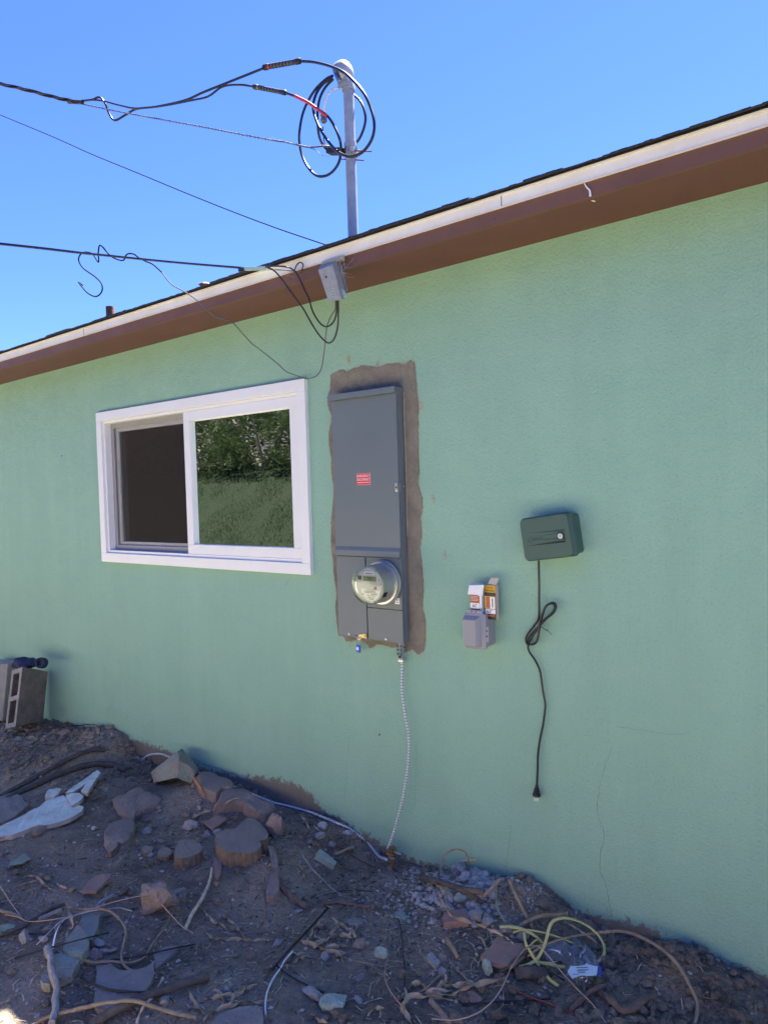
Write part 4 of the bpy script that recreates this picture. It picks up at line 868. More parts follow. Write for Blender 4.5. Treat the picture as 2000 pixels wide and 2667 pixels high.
# telephone drop
YT = -.34
dl = z1p([(-80, 880), (0, 888), (200, 909), (350, 926), (600, 951), (800, 970), (1045, 990)], -.75, YT)
wire('drop_wire', dl, .0052, 'black', 'taut black telephone drop wire running to the box under the eave')
dl2 = [p+Vector((0, 0, .0085*max(0, 1-i/5.5))) for i, p in enumerate(dl)]
wire('drop_wire', dl2, .0032, 'black', 'thinner wire lashed along the top of the taut telephone drop', group=None)
a, b = PW('z1', 1042, 996, YT), PW('z1', 1150, 992, YT)
dc = thing('wire_clamp', a, 'pale green wedge clamp gripping the telephone drop wire beside the roof edge', 'clamp')
MB().obox((a+b)/2, (b-a)/2, Vector((0, .006, 0)), ZU*.0075).build('clamp_body', 'telgreen', dc, bevel=.002)
MB().obox((a*1.9+b*.1)/2+ZU*-.003, (b-a)*.12, Vector((0, .008, 0)), ZU*.0085).build('clamp_tip', 'tape', dc, bevel=.001)
def Y3(lst, Y=-.31): return [PW('z3', x[0], x[1], x[2] if len(x) > 2 else Y) for x in lst]
m = MB().tube(Y3([(365, 425, -.33), (500, 425, -.32), (700, 435, -.31), (880, 452, -.29)]), .0012, 5).tube(Y3([(375, 400, -.33), (560, 425, -.33), (700, 445, -.3)]), .001, 5)
tag(m.build('clamp_bail', 'alu', smooth=True), 'thin bare steel bail wires tying the wedge clamp to the fascia', 'wire')
wire('telephone_cable', Y3([(370, 395, -.34), (450, 384, -.35), (560, 386, -.35), (640, 402, -.33), (690, 436, -.31), (740, 505, -.30), (800, 640, -.30), (850, 740, -.30), (880, 850, -.29), (930, 950, -.28), (990, 1020, -.27), (1050, 1035, -.27), (1110, 990, -.28), (1145, 890, -.29), (1150, 755, -.30)]), .0034, 'black', 'inner black telephone cable drooping in a shallow loop into the box')
wire('telephone_cable', Y3([(400, 400, -.34), (470, 430, -.34), (560, 530, -.33), (680, 700, -.32), (790, 850, -.30), (880, 1010, -.29), (960, 1130, -.27), (1030, 1200, -.26), (1080, 1210, -.26), (1130, 1150, -.27), (1160, 1030, -.28), (1165, 900, -.29), (1165, 755, -.30)]), .0034, 'black', 'outer black telephone cable drooping lowest below the box')
wire('hook', Y3([(690, 436, -.30), (715, 375, -.31), (740, 347, -.31), (765, 345, -.31), (785, 368, -.31), (775, 420, -.30), (762, 455, -.29)]), .0026, 'tape', 'small black wire hook curling up over the cream roof edge', cat='hook')
gw = Y3([(1135, 760, -.29), (1132, 850, -.28), (1090, 915, -.26), (1050, 1010, -.22), (1035, 1100, -.18), (1010, 1330, -.10), (985, 1480, -.06), (940, 1560, -.04), (900, 1585, -.03), (820, 1600, -.03), (700, 1560, -.04), (600, 1520, -.05), (500, 1430, -.08), (350, 1310, -.12), (230, 1220, -.16), (130, 1110, -.2), (50, 1020, -.24), (0, 978, -.27)])
gw += [PW('z1', x, y, Y) for x, y, Y in ((960, 1212, -.3), (920, 1195, -.31), (850, 1130, -.34), (800, 1095, -.36), (740, 1060, -.38), (700, 1010, -.4), (660, 975, -.42), (630, 962, -.43), (600, 946, -.44), (575, 930, -.46), (548, 932, -.45), (530, 958, -.45), (480, 940, -.49), (435, 893, -.5), (425, 920, -.5), (425, 965, -.5), (400, 930, -.5), (370, 922, -.5), (348, 932, -.51), (340, 958, -.51), (360, 992, -.5), (410, 1028, -.5), (438, 1058, -.5), (440, 1092, -.5), (415, 1114, -.5), (380, 1100, -.5), (352, 1070, -.5), (340, 1052, -.5), (358, 1066, -.49))]
lw = thing('loose_wire', gw[13], 'thin grey wire from the telephone box to the window corner and round the drop', 'wire')
MB().tube(gw[:15], .0024, 7, 8).build('grey_section', 'wiregrey', lw, smooth=True, angle=80)
MB().tube(gw[14:24], lambda t: .0026+.0006*t, 7, 8).build('pale_section', 'wiregrey', lw, smooth=True, angle=80)
MB().tube(gw[23:], .0036, 7, 8).build('hooked_end', 'wireblack', lw, smooth=True, angle=80)
# telephone interface box
yb = -.335
fx = [PW('z3', *c, yb) for c in ((940, 415), (1098, 355), (1200, 745), (1060, 772))]
tb = thing('telephone_box', PW('z3', 1130, 760, -.3), 'small weathered grey telephone box hanging askew under the cream roof edge', 'telephone box')
back = [Vector((p.x, -.282, p.z)) for p in fx]
fr = [PW('z3', *c, yb) for c in ((945, 425), (1100, 365), (1200, 740), (1060, 770))]
sd_ = [PW('z3', *c, -.285) for c in ((985, 350), (1150, 318), (1262, 728), (1105, 765))]
m = MB(); m.add(fr+sd_, [(0, 1, 2, 3), (4, 7, 6, 5), (0, 4, 5, 1), (1, 5, 6, 2), (2, 6, 7, 3), (3, 7, 4, 0)]); m.build('housing', 'tel', tb, bevel=.003)
bp_ = [PW('z3', *c, -.279) for c in ((1150, 330), (1185, 320), (1262, 640), (1255, 660), (1180, 680))]
MB().prism(bp_, Vector((0, .002, 0))).build('back_plate', 'tel', tb)
g_ = [PW('z3', *c, -.31) for c in ((1175, 615), (1235, 640), (1268, 725), (1205, 738))]
MB().prism(g_, Vector((0, -.004, 0))).build('lower_flap', 'telgreen', tb)
p = PW('z3', 1035, 500, yb); nrm = (fr[1]-fr[0]).cross(fr[3]-fr[0]).normalized(); nrm = -nrm if nrm.y > 0 else nrm
MB().lathe(p, nrm, [(0, .0042), (.0015, .0042)], 16).build('keyhole', 'dark', tb)
for i in range(4):
    a, b = PW('z3', 1050+8*i, 640+28*i, yb-.001), PW('z3', 1125+6*i, 622+28*i, yb-.001); MB().tube([a, b], .0009, 4, smooth=False).build('embossing', 'telgreen', tb)
MB().box((fr[0].x-.012, -.298, PW('z3', 880, 420, -.29).z), (fr[1].x+.02, -.283, PW('z3', 900, 385, -.29).z+.004)).build('mounting_block', 'chip', tb)
m = MB()
cwb = []
for i in range(16):
    a = PW('z3', random.uniform(1170, 1240), random.uniform(320, 500), -.285); b = PW('z3', random.uniform(1200, 1340), random.uniform(260, 520), -.278)
    mid = (a+b)/2+Vector((random.uniform(-.01, .01), -.005, random.uniform(-.015, .015))); m.tube([a, mid, b], .00025, 3, 4)
for i in range(8):
    a = PW('z3', random.uniform(370, 560), random.uniform(400, 440), -.32); b = PW('z3', random.uniform(480, 700), random.uniform(430, 520), -.28); m.tube([a, b], .00022, 3, smooth=False)
tag(m.build('cobweb', 'paintw'), 'wispy pale cobweb strands stuck beside the telephone box and cream roof edge', 'cobweb', kind='stuff')
# roof bits
p = PW('z1', 477, 1205, .15)
zt = PW('z1', 477, 1158, .15).z
vp = thing('vent_pipe', (p.x, .15, p.z-.1), 'short rusty brown pipe stub poking above the roof edge on the left', 'vent pipe')
MB().lathe(Vector((p.x, .15, p.z-.12)), ZU, [(0, .026), (zt-p.z+.12, .026), (zt-p.z+.12, .022), (zt-p.z+.06, .021)], 18).build('pipe', 'rust', vp, smooth=True)
for i, (x, y, s_, lb_, mt) in enumerate(((885, 1062, .028, 'reddish brown chunk on the roof edge, largest of the bits above the cream trim', 'terra'), (945, 1050, .018, 'small brown chip on the roof edge right of the reddish chunk', 'terra'), (1025, 1022, .018, 'dark brown clod on the roof edge just left of the wire clamp', 'stickd'), (1195, 966, .010, 'tiny dark bit on the roof edge above the steel bail wires', 'stickd'))):
    p = PW('z1', x, y, -.2); o = MB().rock(p, s_*1.3, s_, s_*.42, sub=2, seed=20+i, rz=i).build('roof_debris', mt); tag(o, lb_, 'debris')

# ------------------------------------------------------------------ things on the dirt
def flat_thing(name, rg, pts, z_off, thick, mt, label, cat, tilt=None, seed=0, amp=.003, step=.02, sides=None, lift_pts=None, group=None, kind=None):
    """outline seen in the photo laid on a plane fitted to the ground (+z_off) and given thickness"""
    g = [G(rg, x, y, z_off) for x, y in pts]
    n = len(g); cx = sum(p.x for p in g)/n; cy = sum(p.y for p in g)/n; cz = sum(p.z for p in g)/n
    if tilt is None:
        sxx = sum((p.x-cx)**2 for p in g); syy = sum((p.y-cy)**2 for p in g); sxy = sum((p.x-cx)*(p.y-cy) for p in g)
        sxz = sum((p.x-cx)*(p.z-cz) for p in g); syz = sum((p.y-cy)*(p.z-cz) for p in g); D_ = sxx*syy-sxy*sxy+1e-9
        tx = (sxz*syy-syz*sxy)/D_; ty = (syz*sxx-sxz*sxy)/D_; tx = max(-.5, min(.5, tx)); ty = max(-.5, min(.5, ty))
    else: tx, ty = tilt
    nv = Vector((-tx, -ty, 1)).normalized(); c0 = Vector((cx, cy, cz)); o = []
    for x, y in pts:
        d = ray(*q(rg, x, y)); t = (c0-CAM).dot(nv)/d.dot(nv); o.append(CAM+d*t)
    o = ragged(o, amp, step, seed, 'Z'); m = MB()
    n = len(o); cen = sum(o, Vector())/n
    inn = [p.lerp(cen, .04)+nv*min(.003, thick*.2) for p in o]
    # top with slight relief, side, bottom
    m.prism([p for p in o], -nv*thick)
    if sides: m.mi = [0 if i < n-2 else 1 for i in range(len(m.f))]
    ob = m.build(name, [mt, sides] if sides else mt)
    # finer top
    bm = bmesh.new(); bm.from_mesh(ob.data)
    bmesh.ops.recalc_face_normals(bm, faces=bm.faces)
    bmesh.ops.subdivide_edges(bm, edges=[e for e in bm.edges if e.calc_length() > .03], cuts=2, use_grid_fill=False)
    bmesh.ops.triangulate(bm, faces=bm.faces)
    for v in bm.verts:
        wv = v.co+ob.location; v.co += nv*(.0035*N(wv.x*22, wv.y*22, seed)+.0015*N(wv.x*70, wv.y*70, seed))
    bm.to_mesh(ob.data); bm.free()
    tag(ob, label, cat, group, kind); return ob
def slab_rock(name, rg, pts, z_off, thick, mt, label, cat, seed=0, amp=.005, step=.025, **kw):
    """half buried flat rock: worn top, rounded shoulder, flaring broken side"""
    g = [G(rg, x, y, z_off) for x, y in pts]; n = len(g); c0 = sum(g, Vector())/n
    sxx = sum((p.x-c0.x)**2 for p in g); syy = sum((p.y-c0.y)**2 for p in g); sxy = sum((p.x-c0.x)*(p.y-c0.y) for p in g)
    sxz = sum((p.x-c0.x)*(p.z-c0.z) for p in g); syz = sum((p.y-c0.y)*(p.z-c0.z) for p in g); D_ = sxx*syy-sxy*sxy+1e-9
    tx = max(-.35, min(.35, (sxz*syy-syz*sxy)/D_)); ty = max(-.35, min(.35, (syz*sxx-sxz*sxy)/D_)); nv = Vector((-tx, -ty, 1)).normalized(); o = []
    for x, y in pts:
        d = ray(*q(rg, x, y)); o.append(CAM+d*((c0-CAM).dot(nv)/d.dot(nv)))
    o = ragged(cr(o+[o[0]], 3)[:-1], amp, step, seed, 'Z'); n = len(o); cen = sum(o, Vector())/n; m = MB(); R_ = []
    for f_, dz in ((.12, .004), (.4, .005), (.7, .003), (.88, .001), (.96, -.003), (1.0, -.010), (1.015, -.35*thick), (1.04, -.7*thick), (1.09, -1.15*thick)):
        r_ = []
        for i, p in enumerate(o):
            v = cen+(p-cen)*f_+nv*dz; v += noise.noise_vector(v*16+Vector((seed, 0, 0)))*.010*(1 if f_ < .9 else .6)+noise.noise_vector(v*48)*.0035
            if f_ > 1.0: v += (p-cen).normalized()*.012*N(v.x*30, v.z*40, seed)
            r_.append(v)
        R_.append(r_)
    for r_ in R_: m.v += r_
    for j in range(len(R_)-1):
        for i in range(n): m.f.append((j*n+i, j*n+(i+1) % n, (j+1)*n+(i+1) % n, (j+1)*n+i)); m.mi.append(0)
    m.f.append(tuple(range(n))); m.mi.append(0)
    return tag(m.build(name, mt, smooth=True, angle=32), label, cat)
def rock_thing(name, rg, x, y, w_, hf, df, mt, label, cat='stone', rz=0, seed=0, sink=.35, rough=.22, cuts=8, group=None, sub=4):
    p = G(rg, x, y); k = (p-CAM).dot(fw)/FPX; sx = w_/REG[rg][2]*k/2*1.22
    c = p+Vector((0, 0, sx*hf*(1-sink)*.9)); c += Vector((fw.x, fw.y, 0)).normalized()*sx*df*.3
    o = MB().rock(c, sx, sx*df, sx*hf, rz, sub, rough, cuts, seed).build(name, mt, smooth=True, angle=18); return tag(o, label, cat, group)
def gl(rg, pts, r=.003, lift=None):
    o = []
    for i, p in enumerate(pts):
        L = p[2] if len(p) > 2 else 0.0
        o.append(G(rg, p[0], p[1], L+r*.8))
    return o
def rod_thing(name, rg, pts, r, mt, label, cat, seg=7, res=5, taper=None, smooth=True, group=None, wob=.0, parts=None, flat=1, twist=0):
    P = gl(rg, pts, r if not callable(r) else r(.5)); o = MB().tube(P, r, seg, res, smooth=smooth, wob=wob, flat=flat, twist=twist).build(name, mt, smooth=True, angle=60)
    return tag(o, label, cat, group)
def husk_thing(name, rg, strands, w_, label, cat='dry husk', mt='husk', group=None):
    """curled dry leaf strands joined at their crossings into one crumpled thing"""
    m = MB()
    for k, st in enumerate(strands):
        P = cr(gl(rg, st, .004), 8); n = len(P); L = []; Rr = []; M_ = []
        u = Vector((0, 0, 1))
        for i, p in enumerate(P):
            t = (P[min(i+1, n-1)]-P[max(i-1, 0)]).normalized(); s_ = t.cross(Vector((0, 0, 1))).normalized()
            a = 1.4*math.sin(i*.33+k*2)+.6*N(p.x*20, p.y*20, k); d = s_*math.cos(a)+Vector((0, 0, 1))*math.sin(a)
            e = i/(n-1); ww = w_*(.25+.75*math.sin(math.pi*min(1, .12+e*.88)))*(1+.4*N(p.x*30, p.y*30, 5+k))
            p = p+Vector((0, 0, ww*.5*abs(math.sin(a))+.002)); L.append(p+d*ww); Rr.append(p-d*ww); M_.append(p+d.cross(t)*ww*.45)
        m.add(L+M_+Rr, [(i, i+1, n+i+1, n+i) for i in range(n-1)]+[(n+i, n+i+1, 2*n+i+1, 2*n+i) for i in range(n-1)])
    return tag(m.build(name, mt, smooth=True, angle=50), label, cat, group)

# concrete blocks at the far left
def cinder(name, rg, c4, hgt_pts, mt, label):
    pass
def block_at(tlf, trf, brf, blf, depth_dir, dep, label, mt, cores=True):
    """c4: corners of the big shaded face, the cored face turns towards the camera's left"""
    a, b, c, d = tlf, trf, brf, blf
    o = thing('concrete_block', (c+d)/2, label, 'concrete block')
    m = MB(); e = depth_dir*dep
    # web layout: outer box with two openings through face (a,d)-(a+e,d+e)
    A0, D0, A1, D1 = a, d, a+e, d+e; B0, C0, B1, C1 = b, c, b+e, c+e
    ux_ = (b-a)
    def P(u, v, w_):      # u across (a->b), v down (a->d), w depth
        return (a+(d-a)*v)*(1-u)+(b+(c-b)*v)*u+e*w_
    def bx(u0, u1, v0, v1, w0, w1):
        vs = [P(u, v, w_) for w_ in (w0, w1) for v in (v0, v1) for u in (u0, u1)]
        m.add(vs, [(0, 2, 3, 1), (4, 5, 7, 6), (0, 1, 5, 4), (2, 6, 7, 3), (0, 4, 6, 2), (1, 3, 7, 5)])
    bx(0, 1, 0, 1, 0, .2); bx(0, 1, 0, 1, .8, 1)
    for v0, v1 in ((0, .08), (.46, .54), (.92, 1)): bx(0.001, .999, v0+.001*(v0 == 0), v1-.001*(v1 == 1), .2, .8)
    m.cm = 0; m.build('shell', mt, o, bevel=.004)
    m = MB(); bx(-.004, -.0005, 0, 1, -.002, .2); bx(-.004, -.0005, 0, 1, .8, 1.002)
    for v0, v1 in ((0, .08), (.46, .54), (.92, 1)): bx(-.004, -.0005, v0, v1, .2005, .7995)
    m.build('end_face', 'blockp', o)
    m = MB(); bx(.25, .3, .081, .459, .201, .799); bx(.25, .3, .541, .919, .201, .799); m.build('core_dirt', 'coredirt', o)  # darker slab set part way into the two openings
    return o
def PR(rg, x, y, Y): return PW(rg, x, y, Y)
b0 = PR('g1', 195, 190, -.26); b1 = PR('g1', 415, 228, -.055); b2 = PR('g1', 372, 665, -.10); b3 = PR('g1', 135, 705, -.31)
b4 = PR('g1', 104, 222, -.268); dd = (b4-b0); 
block_at(b0, b1, b2, b3, dd.normalized(), min(dd.length, .16), 'brown dusty concrete block standing on end against the wall, a navy rag on top', 'block')
c0 = PR('g1', 62, 165, -.30); c1 = PR('g1', 150, 158, -.12); c2 = PR('g1', 25, 650, -.20); c3 = PR('g1', -30, 700, -.36)
vz = Vector((0, 0, 1)); o = thing('concrete_block', PR('g1', 0, 660, -.30), 'pale grey concrete block cut off by the left photo edge behind the dusty one', 'concrete block')
m = MB(); f0 = PR('g1', -170, 160, -.19); g0 = PR('g1', -190, 660, -.21); f1 = PR('g1', 66, 165, -.15); g1_ = PR('g1', 20, 662, -.17)
dv = Vector((-.03, .14, 0)); m.add([f0, f1, g1_, g0, f0+dv, f1+dv, g1_+dv, g0+dv], [(0, 1, 2, 3), (4, 7, 6, 5), (0, 4, 5, 1), (1, 5, 6, 2), (2, 6, 7, 3), (3, 7, 4, 0)]); m.build('shell', 'blockp', o, bevel=.006)
# rag
P = [PR('g1', 250, 165, -.15)]*3
rg_ = MB().rock(PR('g1', 235, 160, -.17), .105, .07, .034, .25, 5, .0, 0, 3)
for i, v in enumerate(rg_.v):
    d = v-P[0]; rg_.v[i] = v+noise.noise_vector(v*14)*.022+noise.noise_vector(v*38)*.010
rag = rg_.build('shell', 'denim', thing('rag', P[2]-ZU*.03, 'crumpled navy blue rag with a rolled sleeve lying on top of the blocks', 'rag'), smooth=True)
rag.name = 'cloth'; rp = bpy.data.objects['rag']
p = PR('g1', 352, 155, -.17); ax_ = Vector((.3, -.8, .25)).normalized()
MB().lathe(p, ax_, [(-.03, .034), (0, .036), (.012, .034), (.013, .025), (-.01, .022)], 20).build('cuff', 'denim', rp, smooth=True)

# pale stucco slabs and left slabs
flat_thing('stucco_slab', 'g1', [(-60, 1600), (60, 1540), (160, 1495), (250, 1440), (330, 1400), (400, 1350), (480, 1320), (545, 1300), (575, 1320), (640, 1380), (700, 1390), (722, 1405), (705, 1440), (600, 1500), (480, 1545), (400, 1560), (330, 1560), (240, 1590), (100, 1640), (-60, 1670)], .03, .022, 'stucco_lt', 'largest pale blue broken stucco slab lying cracked on the dirt at the left', 'stucco slab', seed=3, amp=.006, sides='stucco_edge')
flat_thing('stucco_slab', 'g1', [(570, 1300), (620, 1285), (690, 1280), (722, 1310), (690, 1350), (620, 1388), (590, 1345)], .045, .02, 'stucco_lt', 'pale blue stucco piece overlapping the top corner of the largest slab', 'stucco slab', seed=4, amp=.004, sides='stucco_edge')
flat_thing('stucco_slab', 'g1', [(395, 1285), (420, 1248), (480, 1238), (527, 1245), (505, 1290), (455, 1325), (390, 1320)], .035, .022, 'stucco_lt', 'small squarish pale stucco chunk behind the largest slab', 'stucco slab', seed=5, amp=.004, sides='stucco_edge')
flat_thing('stucco_slab', 'g1', [(565, 1280), (640, 1215), (740, 1155), (815, 1100), (835, 1110), (740, 1200), (640, 1270)], .04, .014, 'stucco_lt', 'long thin pale stucco sliver pointing up at the hoses, left one of the pair', 'stucco slab', seed=6, amp=.004, sides='stucco_edge')
flat_thing('stucco_slab', 'g1', [(700, 1268), (760, 1160), (815, 1100), (845, 1080), (870, 1108), (835, 1150), (790, 1225), (755, 1282)], .05, .018, 'stucco_lt', 'pinkish white stucco strip leaning right of the long thin sliver', 'stucco slab', seed=7, amp=.004, sides='stucco_edge')
flat_thing('slate_piece', 'g1', [(-60, 1340), (60, 1290), (120, 1275), (205, 1310), (200, 1340), (245, 1380), (180, 1440), (120, 1490), (-60, 1560)], .02, .02, 'slate', 'flat grey slate slab at the left edge under the hoses', 'slab', seed=8, amp=.004)
# hoses
rod_thing('hose', 'g1', [(-80, 1350), (0, 1315), (150, 1230), (350, 1120), (550, 1010), (720, 930), (830, 905), (910, 908)], .0135, 'hose', 'upper dusty black hose curving over the dirt from the left edge', 'hose', 10)
rod_thing('hose', 'g1', [(60, 1330), (180, 1270), (330, 1200), (500, 1125), (680, 1060), (850, 1030), (980, 1040), (1090, 1085)], .0165, 'hose', 'lower thicker black hose arching beneath the upper one on the dirt', 'hose', 10)
rod_thing('wire_loop', 'g1', [(860, 790), (872, 735, .02), (850, 705, .03), (780, 690, .03), (650, 700, .03), (450, 725, .02), (300, 745, .01), (225, 785), (220, 815), (280, 855), (400, 865), (560, 870), (740, 872)], .0028, 'tape', 'thin black wire loop lying on the dirt in front of the block', 'wire')
rod_thing('wire', 'g1', [(-60, 850), (30, 820), (120, 790), (195, 785)], .0026, 'tape', 'short thin black wire at the left edge below the blocks', 'wire')
# tilted concrete chunk
def hex_chunk(name, top, base, mt, label, cat='stone', bev=.008, sink=.03):
    m = MB(); n = len(top); m.add(top+[b-ZU*sink for b in base], [tuple(range(n))]+[tuple(reversed([i+n for i in range(n)]))]+[(i, (i+1) % n, (i+1) % n+n, i+n) for i in range(n)])
    bm = bmesh.new(); o = m.build(name, mt, bevel=bev); bm.from_mesh(o.data)
    bmesh.ops.triangulate(bm, faces=bm.faces); bmesh.ops.subdivide_edges(bm, edges=[e for e in bm.edges if e.calc_length() > .03], cuts=3, use_grid_fill=False); bmesh.ops.triangulate(bm, faces=bm.faces)
    for v in bm.verts: v.co += noise.noise_vector((v.co+o.location)*18)*.006+noise.noise_vector((v.co+o.location)*55)*.0025
    bm.to_mesh(o.data); bm.free(); return tag(o, label, cat)
def Gh(rg, x, y, hh, ref):    # point seen at pixel above ground, at the horizontal distance of ref pixel
    r_ = G(rg, *ref); d = ray(*q(rg, x, y)); k = math.hypot(r_.x-CAM.x, r_.y-CAM.y)/math.hypot(d.x, d.y); return CAM+d*(k+hh/math.hypot(d.x, d.y))
A_ = Gh('g2', 375, 185, 0, (370, 440)); B_ = Gh('g2', 138, 372, -.02, (160, 450)); 
Lf = Gh('g2', 160, 462, -.03, (200, 470)); Rm = Gh('g2', 528, 375, .02, (520, 480)); Rb = Gh('g2', 500, 480, 0, (480, 485)); Fm = Gh('g2', 390, 262, -.10, (385, 450)); Fb = Gh('g2', 370, 455, -.09, (370, 470))
m = MB(); bk = Vector((fw.x, fw.y, 0)).normalized()*.09
vs = [B_, A_, Rm, Rb, Fb+ZU*.02, Lf]; vb = [v+bk*1.0+Vector((0.0, 0, -.02)) for v in vs]
cm_ = (Fm)
m.add(vs+vb+[cm_], [(0, 1, 12), (1, 2, 12), (2, 3, 12), (3, 4, 12), (4, 5, 12), (5, 0, 12), (11, 10, 9, 8, 7, 6), (0, 6, 7, 1), (1, 7, 8, 2), (2, 8, 9, 3), (3, 9, 10, 4), (4, 10, 11, 5), (5, 11, 6, 0)])
ck = m.build('concrete_chunk', 'rockt', bevel=.004); bm = bmesh.new(); bm.from_mesh(ck.data); bmesh.ops.triangulate(bm, faces=bm.faces); bmesh.ops.subdivide_edges(bm, edges=bm.edges, cuts=3, use_grid_fill=False); bmesh.ops.triangulate(bm, faces=bm.faces)
for v in bm.verts: v.co += noise.noise_vector(v.co*20)*.007+noise.noise_vector(v.co*60)*.003
bm.to_mesh(ck.data); bm.free(); tag(ck, 'greenish grey tilted concrete chunk with a peaked corner against the wall', 'concrete chunk')
# flat brown rocks
slab_rock('flat_rock', 'g2', [(530, 400), (580, 362), (660, 362), (740, 395), (820, 425), (855, 470), (840, 500), (760, 500), (700, 540), (620, 520), (560, 470)], .05, .06, 'rockb', 'flat brown rock just right of the peaked concrete chunk', 'stone', seed=11, amp=.006, step=.03)
slab_rock('flat_rock', 'g2', [(755, 530), (800, 508), (900, 502), (980, 520), (1030, 565), (1100, 590), (1130, 615), (1215, 640), (1210, 670), (1150, 715), (1080, 720), (1000, 690), (930, 640), (850, 625), (710, 640), (720, 600)], .055, .07, 'rockb', 'largest flat brown rock on the mound, above the big stump', 'stone', seed=12, amp=.006, step=.03)
slab_rock('flat_rock', 'g1', [(975, 1320), (1030, 1290), (1110, 1260), (1180, 1230), (1240, 1232), (1300, 1270), (1390, 1310), (1370, 1350), (1290, 1400), (1180, 1450), (1150, 1500), (1060, 1450), (990, 1400)], .03, .045, 'rockb', 'angular brown flat rock below the concrete chunk on the left of the mound', 'stone', seed=13, amp=.007, step=.03)
slab_rock('flat_rock', 'g1', [(905, 1600), (960, 1540), (1050, 1500), (1130, 1500), (1165, 1530), (1160, 1600), (1110, 1680), (1000, 1700), (910, 1690)], .035, .05, 'rockb', 'rounded reddish rock half buried left of the small stumps', 'stone', seed=14, amp=.006, step=.03)
flat_thing('terracotta_shard', 'g2', [(548, 795), (600, 800), (680, 865), (745, 815), (805, 770), (760, 745), (690, 750), (650, 790)], .02, .012, 'terra', 'red terracotta shard lying between the flat rock and the big stump', 'shard', seed=15, amp=.002)
rock_thing('stone', 'g2', 480, 870, 125, .65, .6, 'rockg', 'grey oval stone left of the terracotta shard on the mound', seed=16, rz=.5)
rock_thing('stone', 'g2', 1225, 920, 150, 1.4, .7, 'rockb', 'tall brown stone standing right behind the big stump', seed=17, rz=.3, sink=.4)
slab_rock('flat_rock', 'g4', [(660, 170), (700, 165), (735, 250), (752, 400), (755, 540), (700, 600), (640, 600), (650, 500), (690, 430), (680, 300)], .03, .07, 'rockb', 'long buried ridge rock running down from the big stump', 'stone', seed=18, amp=.006, step=.03)
# stumps
def stump(rg, outline, base_y_add, label, roughb=.012, mt='sawn', group=None):
    """top outline px; base_y_add px lower edge depth"""
    by = max(y for x, y in outline); bx = [x for x, y in outline if y == by][0]
    gb = G(rg, bx, by+base_y_add); d = ray(*q(rg, bx, by)); k = math.hypot(gb.x-CAM.x, gb.y-CAM.y)/math.hypot(d.x, d.y); zt = (CAM+d*k).z
    top = [PZ(rg, x, y, zt) for x, y in outline]; top = cr(top+[top[0]], 5)[:-1]
    o = thing('tree_stump', Vector((sum(p.x for p in top)/len(top), sum(p.y for p in top)/len(top), gb.z)), label, 'tree stump', group)
    cen = sum(top, Vector())/len(top); n = len(top); rings = [top]
    H = zt-gb.z+.04; K_ = 7
    for j in range(1, K_+1):
        t = j/K_; r_ = []
        for i, p in enumerate(top):
            q_ = cen+(p-cen)*(1+.10*t*t+.05*N(i*.9, j*.5, 3)+.035*math.sin(i*1.9)) ; q_.z = zt-H*t; r_.append(q_)
        rings.append(r_)
    m = MB(); 
    for r_ in rings: m.v += r_
    for j in range(K_):
        for i in range(n): m.f.append((j*n+i, j*n+(i+1) % n, (j+1)*n+(i+1) % n, (j+1)*n+i)); m.mi.append(0)
    m.build('bark', 'bark', o, smooth=True, angle=60)
    t2 = [p+(cen-p)*.02+ZU*.001 for p in top]; m = MB(); base = len(m.v)
    ringsT = [[p.lerp(cen, f_)+ZU*(.003*N(p.x*30*(1-f_), p.y*30, 2)) for p in top] for f_ in (0, .05, .3, .6, .85)]
    for r_ in ringsT: m.v += r_
    for j in range(4):
        for i in range(n): m.f.append((j*n+i, j*n+(i+1) % n, (j+1)*n+(i+1) % n, (j+1)*n+i)); m.mi.append(0)
    m.f.append(tuple(4*n+i for i in range(n))); m.mi.append(0)
    m.build('cut_face', mt, o, smooth=True); return o
stump('g2', [(705, 935), (715, 900), (790, 860), (880, 855), (930, 800), (1000, 765), (1060, 790), (1105, 830), (1150, 890), (1148, 945), (1085, 965), (1095, 1005), (1060, 1050), (980, 1075), (900, 1065), (800, 1060), (720, 1000)], 110, 'largest tree stump, flat sawn and lobed, on the dirt mound')
stump('g2', [(345, 1100), (355, 1020), (390, 960), (460, 950), (540, 970), (585, 1020), (570, 1060), (500, 1095), (420, 1118)], 105, 'round sawn stump with a small hole and a white streak, left of the largest')
stump('g2', [(198, 1085), (215, 1040), (265, 1022), (310, 1040), (325, 1070), (290, 1100), (235, 1105)], 45, 'small low stump touching the round one on its left')
stump('g2', [(58, 1050), (75, 1015), (120, 1005), (160, 1018), (150, 1050), (105, 1070)], 35, 'smallest stump knob standing alone at the left of the row')
stump('g3', [(930, 200), (945, 165), (990, 125), (1030, 120), (1025, 150), (1000, 195), (955, 230)], 60, 'tilted oblong stump cut beside the reddish half buried rock')
rock_thing('stone', 'g2', 228, 980, 50, .5, .7, 'rockg', 'small pale oval pebble above the small low stump', seed=21)
flat_thing('terracotta_shard', 'g4', [(185, 285), (215, 272), (240, 285), (258, 350), (250, 410), (225, 455), (200, 470), (188, 400)], .012, .01, 'terra', 'tall leaf shaped terracotta shard between the two biggest stumps', 'shard', seed=22, amp=.001)
flat_thing('terracotta_shard', 'g4', [(186, 490), (215, 485), (238, 500), (205, 528)], .010, .008, 'terra', 'tiny terracotta chip just below the leaf shaped shard', 'shard', seed=23, amp=.001)
flat_thing('terracotta_shard', 'g3', [(708, 570), (740, 510), (800, 450), (880, 425), (945, 428), (960, 450), (900, 500), (830, 575), (780, 568)], .03, .012, 'terra', 'curved terracotta roof tile shard with a ridge, left of the angular red rock', 'shard', seed=24, amp=.002)
